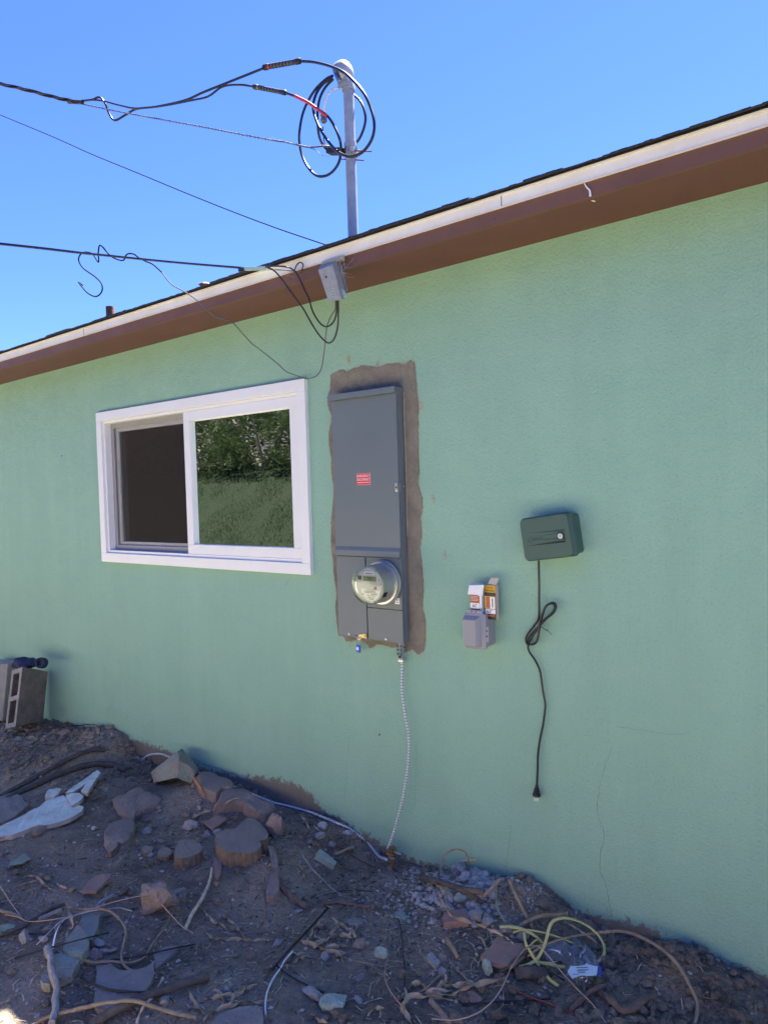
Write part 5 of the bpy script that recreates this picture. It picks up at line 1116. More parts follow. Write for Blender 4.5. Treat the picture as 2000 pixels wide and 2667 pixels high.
rock_thing('stone', 'g3', 1340, 770, 300, .8, .62, 'rockb', 'large angular reddish brown rock under the thin copper wire', seed=35, rz=.4, sink=.2, cuts=6, rough=.32)
flat_thing('slate_piece', 'g3', [(1490, 560), (1590, 535), (1615, 560), (1610, 650), (1540, 640), (1545, 590), (1500, 585)], .015, .012, 'slate', 'small notched grey slate piece right of the angular rock', 'slab', seed=26)
# big green grey paving pieces
flat_thing('paving_piece', 'g3', [(680, 855), (720, 780), (790, 770), (865, 772), (855, 850), (825, 930), (790, 1000), (745, 950)], .03, .03, 'rockt', 'upper grey green paving fragment lying behind the longer one', 'paving fragment', seed=27, amp=.003)
flat_thing('paving_piece', 'g3', [(560, 1010), (640, 890), (672, 855), (740, 935), (770, 1000), (765, 1060), (700, 1130), (560, 1090), (545, 1060)], .045, .03, 'rockt', 'middle grey green paving fragment with a black cable across it', 'paving fragment', seed=28, amp=.003)
flat_thing('paving_piece', 'g3', [(345, 1330), (400, 1230), (470, 1120), (560, 1105), (690, 1145), (680, 1180), (620, 1290), (560, 1320), (460, 1340), (430, 1370), (370, 1365)], .035, .03, 'rockt', 'lowest grey green paving fragment beside the ribbed grey stick', 'paving fragment', seed=29, amp=.003)
flat_thing('slate_piece', 'g3', [(840, 1210), (960, 1200), (1010, 1240), (1080, 1260), (1180, 1250), (1260, 1230), (1335, 1170), (1330, 1290), (1300, 1380), (1240, 1440), (1180, 1500), (1050, 1560), (940, 1600), (830, 1590), (810, 1530), (820, 1400)], .018, .016, 'slate', 'large flat grey slate sheet at the lower left crossed by black cable', 'slab', seed=30, amp=.004)
flat_thing('slate_piece', 'g3', [(1335, 1180), (1330, 1120), (1400, 1060), (1470, 1040), (1545, 1050), (1500, 1110), (1400, 1190), (1340, 1250)], .014, .014, 'slate', 'triangular grey slate piece touching the large sheet on its right', 'slab', seed=31, amp=.004)
rock_thing('stone', 'g3', 815, 1160, 170, .4, .6, 'rockb', 'dark rounded stone between paving fragments and the large slate sheet', seed=32)
for i, (x, y, w_, mt, lb) in enumerate(((855, 1025, 110, 'rockg', 'pale brick shaped stone chip right of the paving fragments'), (890, 1100, 90, 'rockg', 'second pale brick shaped chip just below the first'), (975, 1085, 80, 'slate', 'small dark triangular stone right of the brick shaped chips'), (1425, 1520, 110, 'rockg', 'round grey stone beside the thick dark branch'), (200, 970, 150, 'rockg', 'dusty pale stone under the white strap ends'), (370, 990, 90, 'rockg', 'small grey stone between the white strap ends'), (400, 905, 90, 'rockb', 'tan stone beside the dark stick on the left'), (330, 60, 130, 'rockb', 'brown stone under the front edge of the pale slab'), (905, 1435, 40, 'rubble', 'tiny white pebble on the large slate sheet'), (90, 940, 0, '', ''))):
    if w_: rock_thing('stone', 'g3', x, y+w_*.2, w_, .5, .6, mt, lb, seed=40+i, rz=i*.7, rough=.12, cuts=10)
flat_thing('dry_leaf', 'g3', [(60, 375), (90, 320), (150, 290), (205, 240), (240, 265), (265, 290), (200, 330), (150, 335), (100, 345)], .018, .002, 'leafg', 'grey green curled leaf lying on open dirt at the left', 'leaf', seed=50, amp=.002)
flat_thing('dry_leaf', 'g3', [(-30, 890), (0, 870), (70, 850), (135, 855), (125, 890), (60, 905), (10, 940), (-30, 940)], .02, .003, 'leafg', 'flat green leaf at the left edge beside the dark stick', 'leaf', seed=51, amp=.002)
# straps, wires, sticks on left
st = rod_thing('white_strap', 'g3', [(320, 1032, .02), (420, 930, .03), (530, 830, .035), (640, 785, .035), (780, 745, .035), (900, 730, .035), (1030, 715, .03), (1080, 728, .03), (1138, 742, .03)], .0055, 'strapw', 'white plastic strap lying across the paving fragments', 'strap', flat=.25, wob=.0)
rod_thing('white_strap', 'g3', [(455, 1072, .02), (475, 960, .03), (510, 870, .03), (560, 815, .035)], .0045, 'strapw', 'shorter white strap end hanging down beside the long strap', 'strap', flat=.25)
rod_thing('copper_wire', 'g3', [(0, 525, .02), (60, 620, .03), (140, 735, .02), (200, 805, .01)], .0016, 'copper', 'thin straight wire slanting down from the left photo edge', 'wire')
rod_thing('copper_wire', 'g3', [(40, 775, .02), (150, 795, .02), (240, 832, .02), (350, 830, .03), (560, 800, .04), (700, 760, .04), (900, 690, .05), (1100, 635, .05), (1250, 610, .05), (1330, 622, .06), (1400, 690, .05), (1500, 800, .03), (1580, 880, .02), (1670, 935, .01)], .0018, 'copper', 'long thin copper wire arching over the angular reddish rock', 'wire')
rod_thing('grey_stick', 'g3', [(405, 1060, .02), (430, 1130, .04), (440, 1200, .04), (450, 1290, .04), (490, 1400, .02), (480, 1500, .01), (485, 1590, .01), (440, 1720, .01)], .0125, 'rockg', 'ribbed grey weathered stick curving down over the lowest paving fragment', 'stick', 9, flat=.7, wob=.003)
rod_thing('tan_root', 'g3', [(590, 700, .02), (700, 730, .03), (850, 725, .04), (950, 745, .04), (1040, 820, .03), (1085, 900, .02), (1075, 1000, .015), (1050, 1120, .01), (1060, 1190, .01), (1120, 1250, .01), (1225, 1290, .01)], .0048, 'stick', 'tan root arching from the strap down to the large slate sheet', 'root', wob=.001)
rod_thing('tan_root', 'g3', [(550, 1070, .03), (620, 1130, .03), (720, 1170, .02), (820, 1190, .01), (950, 1180, .01), (1050, 1190, .01), (1150, 1190, .01), (1220, 1160, .01), (1270, 1110, .01), (1330, 1010, .01), (1420, 890, .01), (1480, 780, .01), (1540, 660, .01)], lambda t: .0062-.0035*t, 'stick', 'wavy brown root crossing the paving fragment and rising towards the angular rock', 'root', wob=.002)
rod_thing('cable', 'g3', [(130, 1150, .005), (250, 1115, .01), (380, 1075, .02), (560, 1025, .05), (750, 975, .05), (940, 930, .02)], .0026, 'tape', 'black cable lying across the middle paving fragment', 'cable')
rod_thing('cable', 'g3', [(950, 1165, .01), (1100, 1150, .01), (1300, 1110, .02), (1480, 1070, .02), (1680, 1030, .01)], .0028, 'tape', 'black cable running over the triangular slate piece', 'cable')
rod_thing('cable', 'g3', [(700, 1320, .01), (800, 1370, .02), (930, 1420, .02), (1080, 1440, .02), (1250, 1445, .02), (1400, 1440, .01)], .0038, 'tape', 'black cable across the large slate sheet near the thick branch', 'cable')
rod_thing('cable', 'g3', [(20, 925, .01), (120, 940, .015), (230, 940, .01), (400, 938, .01)], .003, 'tape', 'short black cable beside the green leaf at the left', 'cable')
rod_thing('dark_branch', 'g3', [(780, 1730, .0), (900, 1650, .01), (1050, 1570, .02), (1200, 1500, .02), (1400, 1430, .02), (1600, 1365, .01), (1800, 1310, .005)], .0135, 'stickd', 'thick dark straight branch at the bottom edge left of centre', 'branch', 10, wob=.002)
rod_thing('tan_branch', 'g3', [(280, 1730, .0), (420, 1660, .01), (600, 1610, .02), (800, 1560, .03), (1000, 1525, .04), (1150, 1520, .045), (1300, 1560, .035), (1450, 1610, .02), (1700, 1665, .01)], .0058, 'stick', 'long tan branch arching over the thick dark branch', 'branch', 8, wob=.002)
rod_thing('twisted_stick', 'g3', [(1180, 1720), (1210, 1630, .01), (1250, 1560, .02), (1330, 1470, .02), (1370, 1400, .01), (1410, 1320, .0)], .005, 'straw', 'short twisted straw passing under the dark branch', 'straw', flat=.5, twist=14)
rod_thing('pipe_piece', 'g3', [(340, 815, .015), (430, 775, .015), (530, 735, .015)], .008, 'rockg', 'short grey pipe piece at the left among the dark sticks', 'pipe', 9)
rod_thing('pipe_piece', 'g3', [(820, 715, .012), (880, 660, .012), (980, 605, .012)], .0068, 'rockg', 'short blackened pipe piece pointing up behind the strap', 'pipe', 9)
rod_thing('dark_stick', 'g3', [(-40, 955, .005), (100, 920, .01), (220, 860, .01), (330, 790, .01), (450, 720, .01), (560, 680, .01)], .0075, 'stickd', 'long dark stick slanting up from the left edge to the pipe piece', 'stick', 8, wob=.003)
rod_thing('pale_stick', 'g3', [(-40, 735), (40, 750, .01), (120, 770, .01), (200, 805, .005)], .0062, 'stick', 'pale short stick poking in from the left edge', 'stick', wob=.002)
rod_thing('white_stick', 'g4', [(-60, 900), (0, 770, .01), (60, 680, .02), (120, 570, .025), (160, 450, .025), (172, 375, .02)], lambda t: .0078-.003*t, 'straw', 'bleached peeled stick standing out left of the twisted husk rope', 'stick', 8, wob=.002)
husk_thing('dry_husk', 'g3', [[(210, 445), (300, 450), (370, 470), (440, 485)], [(295, 430), (350, 490), (410, 545), (475, 575)], [(370, 450), (430, 440), (490, 465)], [(110, 545), (220, 515), (330, 480)], [(480, 495), (530, 540), (600, 555), (700, 580), (740, 578)]], .006, 'tangle of dry tan leaf strands left of the curved tile shard')
husk_thing('dry_husk', 'g3', [[(575, 680, .03), (600, 770, .03), (630, 880, .03), (590, 920, .02), (570, 990, .02)]], .007, 'single dry leaf strand dangling over the upper paving fragment')
husk_thing('dry_husk', 'g4', [[(60, 705), (120, 770), (180, 840), (270, 880), (330, 960)], [(300, 800), (350, 860), (420, 940), (480, 1005)], [(120, 935), (180, 985), (300, 1000), (400, 995), (500, 1005), (600, 1000), (715, 998)]], .007, 'three limbed dry husk rope lying on bare dirt left of centre')
husk_thing('dry_husk', 'g4', [[(850, 975), (950, 1010), (1040, 1045), (1120, 1080), (1220, 1100), (1350, 1110)], [(985, 1050), (1080, 1030), (1200, 980), (1290, 960), (1370, 980), (1400, 1040)], [(1210, 810), (1270, 870), (1340, 900), (1400, 960), (1415, 1030)], [(1270, 870), (1220, 940), (1160, 990), (1080, 1050)], [(1100, 1070), (1200, 1060), (1280, 1055), (1370, 1055)], [(1220, 1090), (1270, 1140), (1310, 1200)], [(1380, 900), (1370, 960), (1300, 985)]], .0085, 'largest crumpled heap of dry husk leaves in the middle of the dirt')
husk_thing('dry_husk', 'g4', [[(1145, 810), (1090, 870), (1040, 930), (1010, 995), (990, 970)]], .006, 'slim dry husk just above the largest husk heap')
husk_thing('dry_husk', 'g4', [[(845, 1120), (900, 1125), (980, 1115)]], .007, 'small dry leaf right of the zip tie crossing, the upper of two')
husk_thing('dry_husk', 'g4', [[(870, 1200), (930, 1170), (975, 1140)]], .007, 'small dry leaf right of the zip tie crossing, the lower of two')
husk_thing('dry_husk', 'g4', [[(885, 340), (920, 400), (935, 460), (960, 480), (965, 430), (940, 370), (895, 345)]], .006, 'curled ring of dry leaf between stumps and the wall')
husk_thing('dry_husk', 'g4', [[(40, 1550), (150, 1510), (300, 1485), (430, 1450), (520, 1400), (575, 1375)], [(320, 1560), (380, 1490), (460, 1420), (535, 1340)], [(190, 1430), (250, 1490), (285, 1590)], [(90, 1700), (180, 1630), (300, 1580), (450, 1550), (600, 1540), (710, 1512)], [(-20, 1440), (10, 1530), (70, 1610), (130, 1660)]], .0075, 'spread of long dry husk strips at the bottom edge left of centre')
husk_thing('dry_husk', 'g4', [[(1020, 1645), (1090, 1690), (1170, 1720)]], .007, 'dry leaf scrap at the bottom edge left of the pale green stone')
husk_thing('dry_husk', 'g4', [[(1515, 1660), (1580, 1600), (1660, 1590)]], .007, 'dry leaf scrap near the bottom edge right of the pale green stone')
rod_thing('twig', 'g4', [(940, 225), (980, 300), (1050, 390), (1140, 480), (1230, 565), (1320, 620), (1430, 645)], .0022, 'straw', 'long thin straw twig slanting over open dirt under the wall conduit', 'twig')
rod_thing('twig', 'g4', [(1290, 1140), (1400, 1170), (1500, 1195), (1650, 1225)], .003, 'stick', 'thin twig running right from the largest husk heap', 'twig', wob=.002)
rod_thing('twig', 'g4', [(455, 455), (485, 500), (540, 520), (600, 500)], .0032, 'root', 'small bent root poking from the dirt below the largest stump', 'root', wob=.002)
rod_thing('twig', 'g4', [(615, 560), (630, 640), (625, 720), (635, 770), (610, 820)], .003, 'stick', 'thin wiry root hanging down the dirt left of the buried ridge rock', 'root', wob=.002)
rod_thing('buried_root', 'g4', [(760, 520), (830, 590), (920, 660), (1000, 710)], .012, 'root', 'soil caked root surfacing below the ridge rock', 'root', 9, wob=.004)
rod_thing('buried_root', 'g4', [(1140, 690), (1250, 665), (1380, 690), (1540, 712)], .008, 'root', 'soil caked root lying above the largest husk heap', 'root', 9, wob=.003)
zt_ = [('long black zip tie standing widest to the right in the crossed bundle', [(690, 1250, .0), (740, 1190, .02), (850, 1070, .05), (1000, 910, .07), (1100, 800, .08), (1175, 712, .09)], .0042), ('shorter black zip tie inside the crossed bundle', [(625, 1345, .0), (720, 1210, .02), (800, 1110, .04), (900, 990, .05), (1018, 800, .06)], .003),
       ('black zip tie tail running down right from the crossing to the grey stone', [(720, 1190, .015), (760, 1245, .01), (870, 1320, .01), (1000, 1390, .01), (1140, 1450, .005)], .0034)]
for lb, pts, r in zt_: rod_thing('zip_tie', 'g4', pts, r, 'black', lb, 'zip tie', flat=.4, group='crossed black zip ties')
rod_thing('white_wire', 'g4', [(868, 1092, .03), (800, 1170, .02), (760, 1245, .01), (700, 1330, .01), (655, 1430, .01), (635, 1530, .01), (635, 1640, .005)], .0029, 'paintw', 'white insulated wire curving down from the crossed zip ties', 'wire')
rod_thing('cable', 'g4', [(1050, 640), (1150, 605, .005), (1280, 575, .005), (1400, 565, .005), (1560, 575)], .0018, 'tape', 'faint thin black wire on the dirt below the conduit', 'wire')
for i, a in enumerate((('stone', 'g4', 1050, 1500, 210, .35, .5, 'rockg', 'grey wedge stone at the bottom edge left of the pale green one'), ('stone', 'g4', 1240, 1600, 215, .6, .85, 'rockgr', 'pale green faced triangular stone at the bottom edge'), ('stone', 'g4', 740, 1040, 110, .4, .6, 'rockg', 'flat grey stone left of the zip tie crossing'),
    ('stone', 'g4', 300, 1430, 80, .5, .7, 'rockg', 'small round grey stone above the dry strips'), ('stone', 'g4', 1445, 1070, 110, .7, .8, 'rockb', 'round brown stone right of the largest husk heap'), ('stone', 'g4', 1508, 1050, 55, .9, .7, 'rockg', 'small pale stone touching the round brown one'), ('stone', 'g4', 1150, 1150, 100, .4, .6, 'rockg', 'pale chip below the largest husk heap'),
    ('stone', 'g4', 240, 800, 110, .25, .5, 'rockg', 'faint bluish stone sunk in dirt left of centre'), ('stone', 'g4', 910, 760, 90, .25, .6, 'rockg', 'flat sunk grey stone above the zip ties'), ('stone', 'g4', 1450, 1330, 100, .25, .6, 'slate', 'dark sunk stone right of the pair of dry leaves'), ('stone', 'g4', 1440, 1530, 110, .3, .6, 'rockg', 'half buried grey stone right of the pale green one'),
    ('stone', 'g4', 1640, 1150, 130, .7, .6, 'rockgr', 'mossy green grey stone at the foot of a thin twig'), ('stone', 'g4', 1110, 120, 95, .6, .7, 'rockg', 'dark grey stone by the conduit above the green brick piece'), ('stone', 'g4', 1210, 190, 80, .6, .7, 'rockg', 'grey lump stone right of the green brick piece'), ('stone', 'g4', 1130, 30, 90, .6, .7, 'rubble', 'pale stone touching the conduit by the wall'),
    ('stone', 'g4', 1350, 85, 90, .5, .6, 'rubble', 'pale stone under the middle of the conduit curve'), ('stone', 'g4', 1020, 150, 70, .5, .6, 'slate', 'dark small stone left of the green brick piece'), ('stone', 'g4', 1600, 250, 85, .8, .6, 'slate', 'dark stone standing on the conduit near the ground rod'))):
    rock_thing(*a[:8], a[8], seed=70+i, rz=i*.9, rough=.14, cuts=10)
flat_thing('brick_piece', 'g4', [(1070, 250), (1105, 205), (1160, 240), (1250, 315), (1235, 345), (1180, 315)], .03, .03, 'rockgr', 'pale green oblong brick piece on dirt below the conduit', 'brick piece', seed=90, amp=.002)
flat_thing('slate_piece', 'g4', [(150, 1720), (250, 1630), (400, 1570), (560, 1555), (600, 1590), (620, 1640), (615, 1730)], .02, .03, 'slate', 'large grey stone slab cut by the bottom edge under dry strips', 'slab', seed=91)
flat_thing('slate_piece', 'g4', [(1330, 850), (1380, 800), (1440, 798), (1490, 815), (1480, 850), (1440, 870), (1400, 940), (1420, 870), (1360, 860)], .012, .02, 'slate', 'thin grey slate edge behind the largest husk heap', 'slab', seed=92)
rod_thing('broken_stick', 'g4', [(1230, 250), (1290, 230, .01), (1340, 210, .015), (1388, 188, .02)], .0065, 'stick', 'short splintered stick near the conduit above the dirt', 'stick', 8, wob=.003)
rod_thing('twig', 'g4', [(1060, 30), (1180, 110), (1340, 230, .005), (1480, 320), (1650, 390)], .003, 'rust', 'long reddish twig running parallel with the conduit', 'twig')
rod_thing('rusty_spike', 'g2', [(505, 410, .06), (560, 490, .05), (612, 578, .01)], .0085, 'rustlt', 'rusty orange spike leaning on the flat rock beside the peaked chunk', 'spike', 6, wob=.002)
husk_thing('dry_husk', 'g2', [[(395, 822), (500, 770, .01), (620, 720, .01), (720, 690, .02), (800, 640, .05), (860, 608, .06), (925, 603, .07)]], .006, 'long dry strip lying up across the largest flat rock')
husk_thing('dry_husk', 'g2', [[(820, 780), (860, 765, .01), (895, 760, .01)]], .006, 'tiny dry leaf tip right of the terracotta shard')
husk_thing('dry_husk', 'g7', [[(240, 710), (290, 760), (330, 830), (375, 905)], ], .0065, 'dry leaf strip lying beside the conduit left of the pale stones')
husk_thing('dry_husk', 'g7', [[(350, 780), (400, 850), (440, 890)]], .0055, 'second dry strip just right of the one by the conduit')
for i, a in enumerate((('g2', 560, 630, 45, 'rubble', 'small white pebble below the rusty spike'), ('g2', 560, 680, 40, 'rubble', 'smaller white pebble under the first below the spike'), ('g1', 905, 1265, 60, 'rockgr', 'pale grey leaf like chip right of the stucco pieces'), ('g1', 560, 790, 110, 'rockb', 'dusty round clod inside the black wire loop'), ('g1', 815, 1600, 50, 'card', 'tan chip left of the reddish half buried rock'), ('g2', 850, 670, 90, 'rockb', 'small angular stone below the largest flat rock'))):
    rock_thing('stone', a[0], a[1], a[2], a[3], .6, .7, a[4], a[5], seed=230+i, rz=i, rough=.14, cuts=10)
for i, (x, y, lb) in enumerate(((820, 1588, 'tiny black insect speck on the wall right of the hanging cable'), (133, 985, 'tiny dark hole speck on the wall left of the window'))):
    p = PW('f', x, y, -.002); tag(MB().rock(p, .004, .002, .007, sub=1, seed=i).build('wall_speck', 'dark'), lb, 'speck')
rq = random.Random(12)
for i in range(34):
    x, y = rq.uniform(60, 1250), rq.uniform(480, 1150); p = G('g2', x, y); s_ = rq.uniform(.6, 1.9)
    o = bpy.data.objects.new('dusty_stone', None if False else bpy.data.meshes.new('dusty_stone')); 
    b_ = MB().rock(Vector(), .017*s_, .013*s_, .010*s_, rq.uniform(0, 6), 2, .24, 9, 300+i); o.data.from_pydata([tuple(v) for v in b_.v], [], b_.f); o.data.materials.append(K['rockb' if i % 3 else 'rockg'])
    C.objects.link(o); o.location = p+Vector((0, 0, .003*s_)); tag(o, 'one of the small dusty stones half buried on the mound between stumps', 'stone', 'dusty stones on the mound')
# ---- rubble pile and right-hand litter
def inpoly(x, y, P):
    c = False; j = len(P)-1
    for i in range(len(P)):
        if (P[i][1] > y) != (P[j][1] > y) and x < (P[j][0]-P[i][0])*(y-P[i][1])/(P[j][1]-P[i][1])+P[i][0]: c = not c
        j = i
    return c
pile = [(180, 560), (260, 450), (330, 380), (480, 320), (590, 300), (700, 340), (790, 430), (820, 600), (830, 700), (750, 760), (640, 760), (600, 700), (480, 640), (380, 640)]
rd = random.Random(5); proto = []
for i in range(9):
    proto.append(MB().rock(Vector((0, 0, 0)), .023, .0165, .0125, 0, 2, .22, 13, 100+i))
pm_ = []
for i, pb_ in enumerate(proto):
    me = bpy.data.meshes.new('rubble_stone'); me.from_pydata([tuple(v) for v in pb_.v], [], pb_.f); me.materials.append(K['rubble'])
    pm_.append(me)
cnt = 0
for _ in range(900):
    if cnt >= 150: break
    x, y = rd.uniform(180, 830), rd.uniform(300, 760)
    if not inpoly(x, y, pile): continue
    p = G('g5', x, y); s_ = rd.uniform(.45, 1.15)*(1.3 if y < 520 and x > 450 else .8)
    o = bpy.data.objects.new('rubble_stone', pm_[cnt % 9]); C.objects.link(o); o.location = p+Vector((0, 0, .006*s_)); o.scale = (s_, s_*rd.uniform(.8, 1.2), s_*rd.uniform(.8, 1.2))
    o.rotation_euler = (rd.uniform(-.6, .6), rd.uniform(-.6, .6), rd.uniform(0, 6.28)); tag(o, 'one of the small pale stones heaped at the foot of the wall', 'stone', 'pale rubble stones heaped by the wall'); cnt += 1
for i, a in enumerate((('g5', 600, 395, 80, .8, .8, 'rubble', 'pale rounded stone at the top of the rubble heap by the wall'), ('g5', 710, 390, 100, .6, .7, 'rubble', 'angular pale stone at the wall end of the rubble heap'), ('g5', 560, 340, 90, .7, .8, 'rubble', 'grey stone under the arching twig on the rubble heap'), ('g5', 650, 420, 80, .6, .7, 'rubble', 'pointed pale stone beside the dark stick on the heap'),
    ('g5', 568, 565, 115, .75, .8, 'rockgr', 'greenish white stone, brightest in the rubble heap'), ('g5', 493, 555, 65, 1.0, .8, 'rubble', 'grey upright stone left of the greenish white one'), ('g5', 640, 615, 85, .8, .7, 'rubble', 'pale crumbly stone right of the greenish white one'), ('g5', 670, 690, 130, .6, .7, 'rockg', 'dusty grey stone low in the heap'), ('g5', 755, 720, 120, .6, .7, 'rockg', 'larger dusty stone at the low right end of the heap'),
    ('g5', 890, 790, 120, .55, .7, 'slate', 'dark slate coloured stone behind the terracotta dish'), ('g5', 1000, 830, 110, .6, .7, 'rubble', 'white pitted stone right of the terracotta dish'), ('g5', 745, 1075, 105, .95, .55, 'rockgr', 'upright pale green block stone below the terracotta dish'), ('g5', 905, 965, 80, .5, .7, 'rubble', 'small grey stone resting in the terracotta dish'),
    ('g5', 350, 545, 65, .6, .7, 'rubble', 'tan stone at the left foot of the heap'), ('g5', 285, 600, 60, .6, .7, 'rockgr', 'small greenish chip at the left foot of the heap'), ('g5', 350, 710, 70, .3, .6, 'rubble', 'flat pale chip left below the heap'), ('g5', 430, 970, 90, .5, .7, 'rockb', 'brown stone right of the grey brick chip'), ('g5', 520, 1290, 35, .9, .7, 'rubble', 'tiny white pebble on bare dirt near the bottom edge'), ('g5', 990, 490, 60, .8, .8, 'rockb', 'brown dirt coated stone on the soil bank by the wall'))):
    rock_thing('stone', *a[:7], a[7], seed=130+i, rz=i*1.1, rough=.14, cuts=11)
for i, (pts, mt, lb, zo) in enumerate((([(75, 615), (120, 620), (170, 655), (155, 678), (80, 650)], 'rockgr', 'flat grey green chip left of the rubble heap', .012), ([(303, 950), (340, 912), (405, 985), (375, 1028)], 'rockg', 'rectangular grey brick chip on the dirt under the heap', .014), ([(385, 1030), (420, 1020), (450, 1050), (430, 1075), (390, 1060)], 'rockg', 'small grey chip just below the rectangular brick chip', .012), ([(418, 660), (450, 620), (520, 607), (580, 615), (615, 650), (600, 680), (500, 690), (430, 705)], 'terra', 'dusty terracotta tile fragment under the rubble heap', .03))):
    flat_thing('chip', 'g5', pts, zo, zo*.9, mt, lb, 'chip', seed=150+i, amp=.002)
flat_thing('terracotta_dish', 'g5', [(697, 935), (760, 880), (790, 830), (830, 785), (870, 830), (930, 850), (1000, 850), (1030, 900), (1010, 950), (950, 1000), (860, 1015), (790, 995), (715, 965)], .035, .014, 'terra', 'large broken terracotta dish piece holding dirt beside the yellow cable', 'shard', seed=160, amp=.003, step=.03)
flat_thing('terracotta_shard', 'g5', [(575, 1200), (640, 1190), (705, 1250), (695, 1275), (625, 1270)], .012, .01, 'terra', 'flat terracotta shard on bare dirt below the pale green block', 'shard', seed=161, amp=.002)
rod_thing('dark_stick', 'g5', [(270, 378, .02), (380, 405, .04), (500, 445, .045), (600, 485, .04), (670, 530, .03), (710, 555, .01)], lambda t: .013-.006*t, 'stickd', 'thick dark burnt stick lying over the rubble heap', 'stick', 9, wob=.004)
rod_thing('brown_stick', 'g5', [(540, 455, .03), (620, 470, .045), (720, 485, .04)], .012, 'root', 'short rounded brown stick end beside the burnt stick', 'stick', 9, wob=.003)
rod_thing('tan_stick', 'g5', [(640, 555, .02), (720, 500, .04), (790, 440, .06), (838, 388, .07)], .0055, 'stick', 'tan stick leaning up at the wall right of the heap', 'stick', 8, wob=.002)
rod_thing('brown_stick', 'g5', [(902, 400, .06), (940, 480, .05), (1000, 610, .03), (1075, 745, .01)], .0062, 'stick', 'long brown stick leaning from the wall across the soil bank', 'stick', 8, wob=.002)
rod_thing('bent_stick', 'g5', [(930, 755, .02), (1020, 700, .03), (1130, 655, .04), (1220, 645, .04), (1320, 635, .03)], .0062, 'stick', 'bent brown stick pointing right above the yellow cable', 'stick', 8, wob=.003)
rod_thing('green_twig', 'g5', [(808, 440, .04), (808, 520, .03), (820, 600, .03), (870, 690, .02), (910, 725, .01)], .0042, 'leafg', 'grey green twig hanging down from the wall beside the heap', 'twig')
rod_thing('arched_twig', 'g5', [(385, 380, .0), (410, 290, .05), (450, 205, .09), (510, 175, .10), (570, 185, .10), (603, 230, .08), (608, 300, .03), (605, 350, .0)], .0036, 'stick', 'thin twig arching high against the wall over the rubble', 'twig')
rod_thing('tan_twig', 'g5', [(500, 305, .02), (560, 265, .03), (620, 240, .03), (680, 235, .03)], .0045, 'straw', 'short pale twig end crossing the arch by the wall', 'twig')
husk_thing('dry_husk', 'g5', [[(360, 400, .05), (390, 470, .04), (420, 560, .03), (470, 650, .03), (560, 690, .035), (660, 720, .04), (760, 760, .05), (850, 800, .05), (900, 830, .05), (940, 870, .045)], [(410, 560, .03), (430, 590, .03), (470, 620, .03)]], .006, 'long dry husk strip sweeping from the rubble heap to the terracotta dish')
husk_thing('dry_husk', 'g5', [[(120, 1250), (200, 1170), (240, 1150), (290, 1180), (340, 1220), (440, 1230), (590, 1240)], [(130, 1260), (220, 1240), (350, 1250), (500, 1270)], [(150, 1180), (160, 1260), (140, 1330), (170, 1380), (230, 1430)], [(500, 1220, .01), (620, 1180, .02), (740, 1140, .02), (880, 1105, .02)], [(430, 1170), (560, 1160), (690, 1145), (860, 1110)], [(380, 1190), (440, 1120), (430, 1080)], [(125, 1300), (150, 1350), (200, 1440)], [(250, 1250), (350, 1210), (490, 1200)]], .009, 'big tangle of dry husks at the bottom edge right of centre')
husk_thing('dry_husk', 'g5', [[(850, 1190), (860, 1250), (855, 1340)]], .005, 'small upright dry strip below the terracotta dish')
husk_thing('dry_husk', 'g5', [[(660, 760), (710, 830), (730, 890)]], .005, 'pale leaf sliver left of the terracotta dish')
husk_thing('dry_husk', 'g5', [[(555, 1080), (600, 1120), (650, 1150)]], .005, 'thin dry sliver left of the upright pale green block stone', mt='straw')
husk_thing('dry_husk', 'g5', [[(1300, 700, .03), (1400, 760, .03), (1500, 830, .02), (1570, 880, .01)]], .005, 'thin dry sliver inside the big yellow cable loop', mt='straw')
rod_thing('tan_root', 'g5', [(480, 970), (440, 1050), (370, 1110, .01), (300, 1180, .01), (210, 1225)], .003, 'stick', 'thin curved root joining the grey chip to the husk tangle', 'root')
rod_thing('flat_stick', 'g5', [(330, 1260), (400, 1340), (480, 1440)], .0085, 'stick', 'flat brown stick under the husk tangle at the bottom edge', 'stick', 8, flat=.5)
rod_thing('brown_stick', 'g5', [(460, 820), (490, 880, .01), (540, 960)], .008, 'stick', 'short stubby brown stick left of the terracotta dish', 'stick', 8, wob=.003)
rod_thing('brown_stick', 'g5', [(395, 870), (450, 940), (520, 1040), (600, 1090)], .0035, 'stick', 'slender brown stick beside the stubby one', 'stick', wob=.002)
rod_thing('dark_stick', 'g5', [(830, 1060, .01), (900, 1010, .02), (1000, 930, .03), (1040, 905, .03)], .009, 'stickd', 'dark flat stick under the terracotta dish', 'stick', 8, flat=.6, wob=.003)
rod_thing('black_branch', 'g5', [(950, 1075), (1050, 1060, .015), (1150, 1060)], .02, 'stickd', 'dark rotten log piece under the yellow cable', 'log', 9, flat=.6, wob=.008)
rod_thing('copper_wire', 'g5', [(345, 1396, .005), (450, 1405, .02), (550, 1400, .03), (680, 1350, .05), (790, 1260, .07), (860, 1150, .09), (920, 1020, .10), (1000, 910, .10), (1060, 870, .09), (1120, 880, .08), (1180, 940, .07), (1280, 1060, .05), (1400, 1190, .03), (1500, 1290, .02), (1600, 1430, .0)], .0021, 'copper', 'long thin copper wire looping over the dish down to the bottom edge', 'wire')
rod_thing('copper_wire', 'g5', [(45, 930, .0), (10, 1020, .01), (10, 1120, .01), (60, 1220, .01), (130, 1305, .01)], .002, 'copper', 'pale thin wire arc at the left of the husk tangle', 'wire')
rod_thing('cable', 'g5', [(80, 600), (120, 750, .005), (135, 900, .005), (150, 1050, .005), (145, 1200)], .002, 'tape', 'thin dark wire running down beside the grey green chip', 'wire')
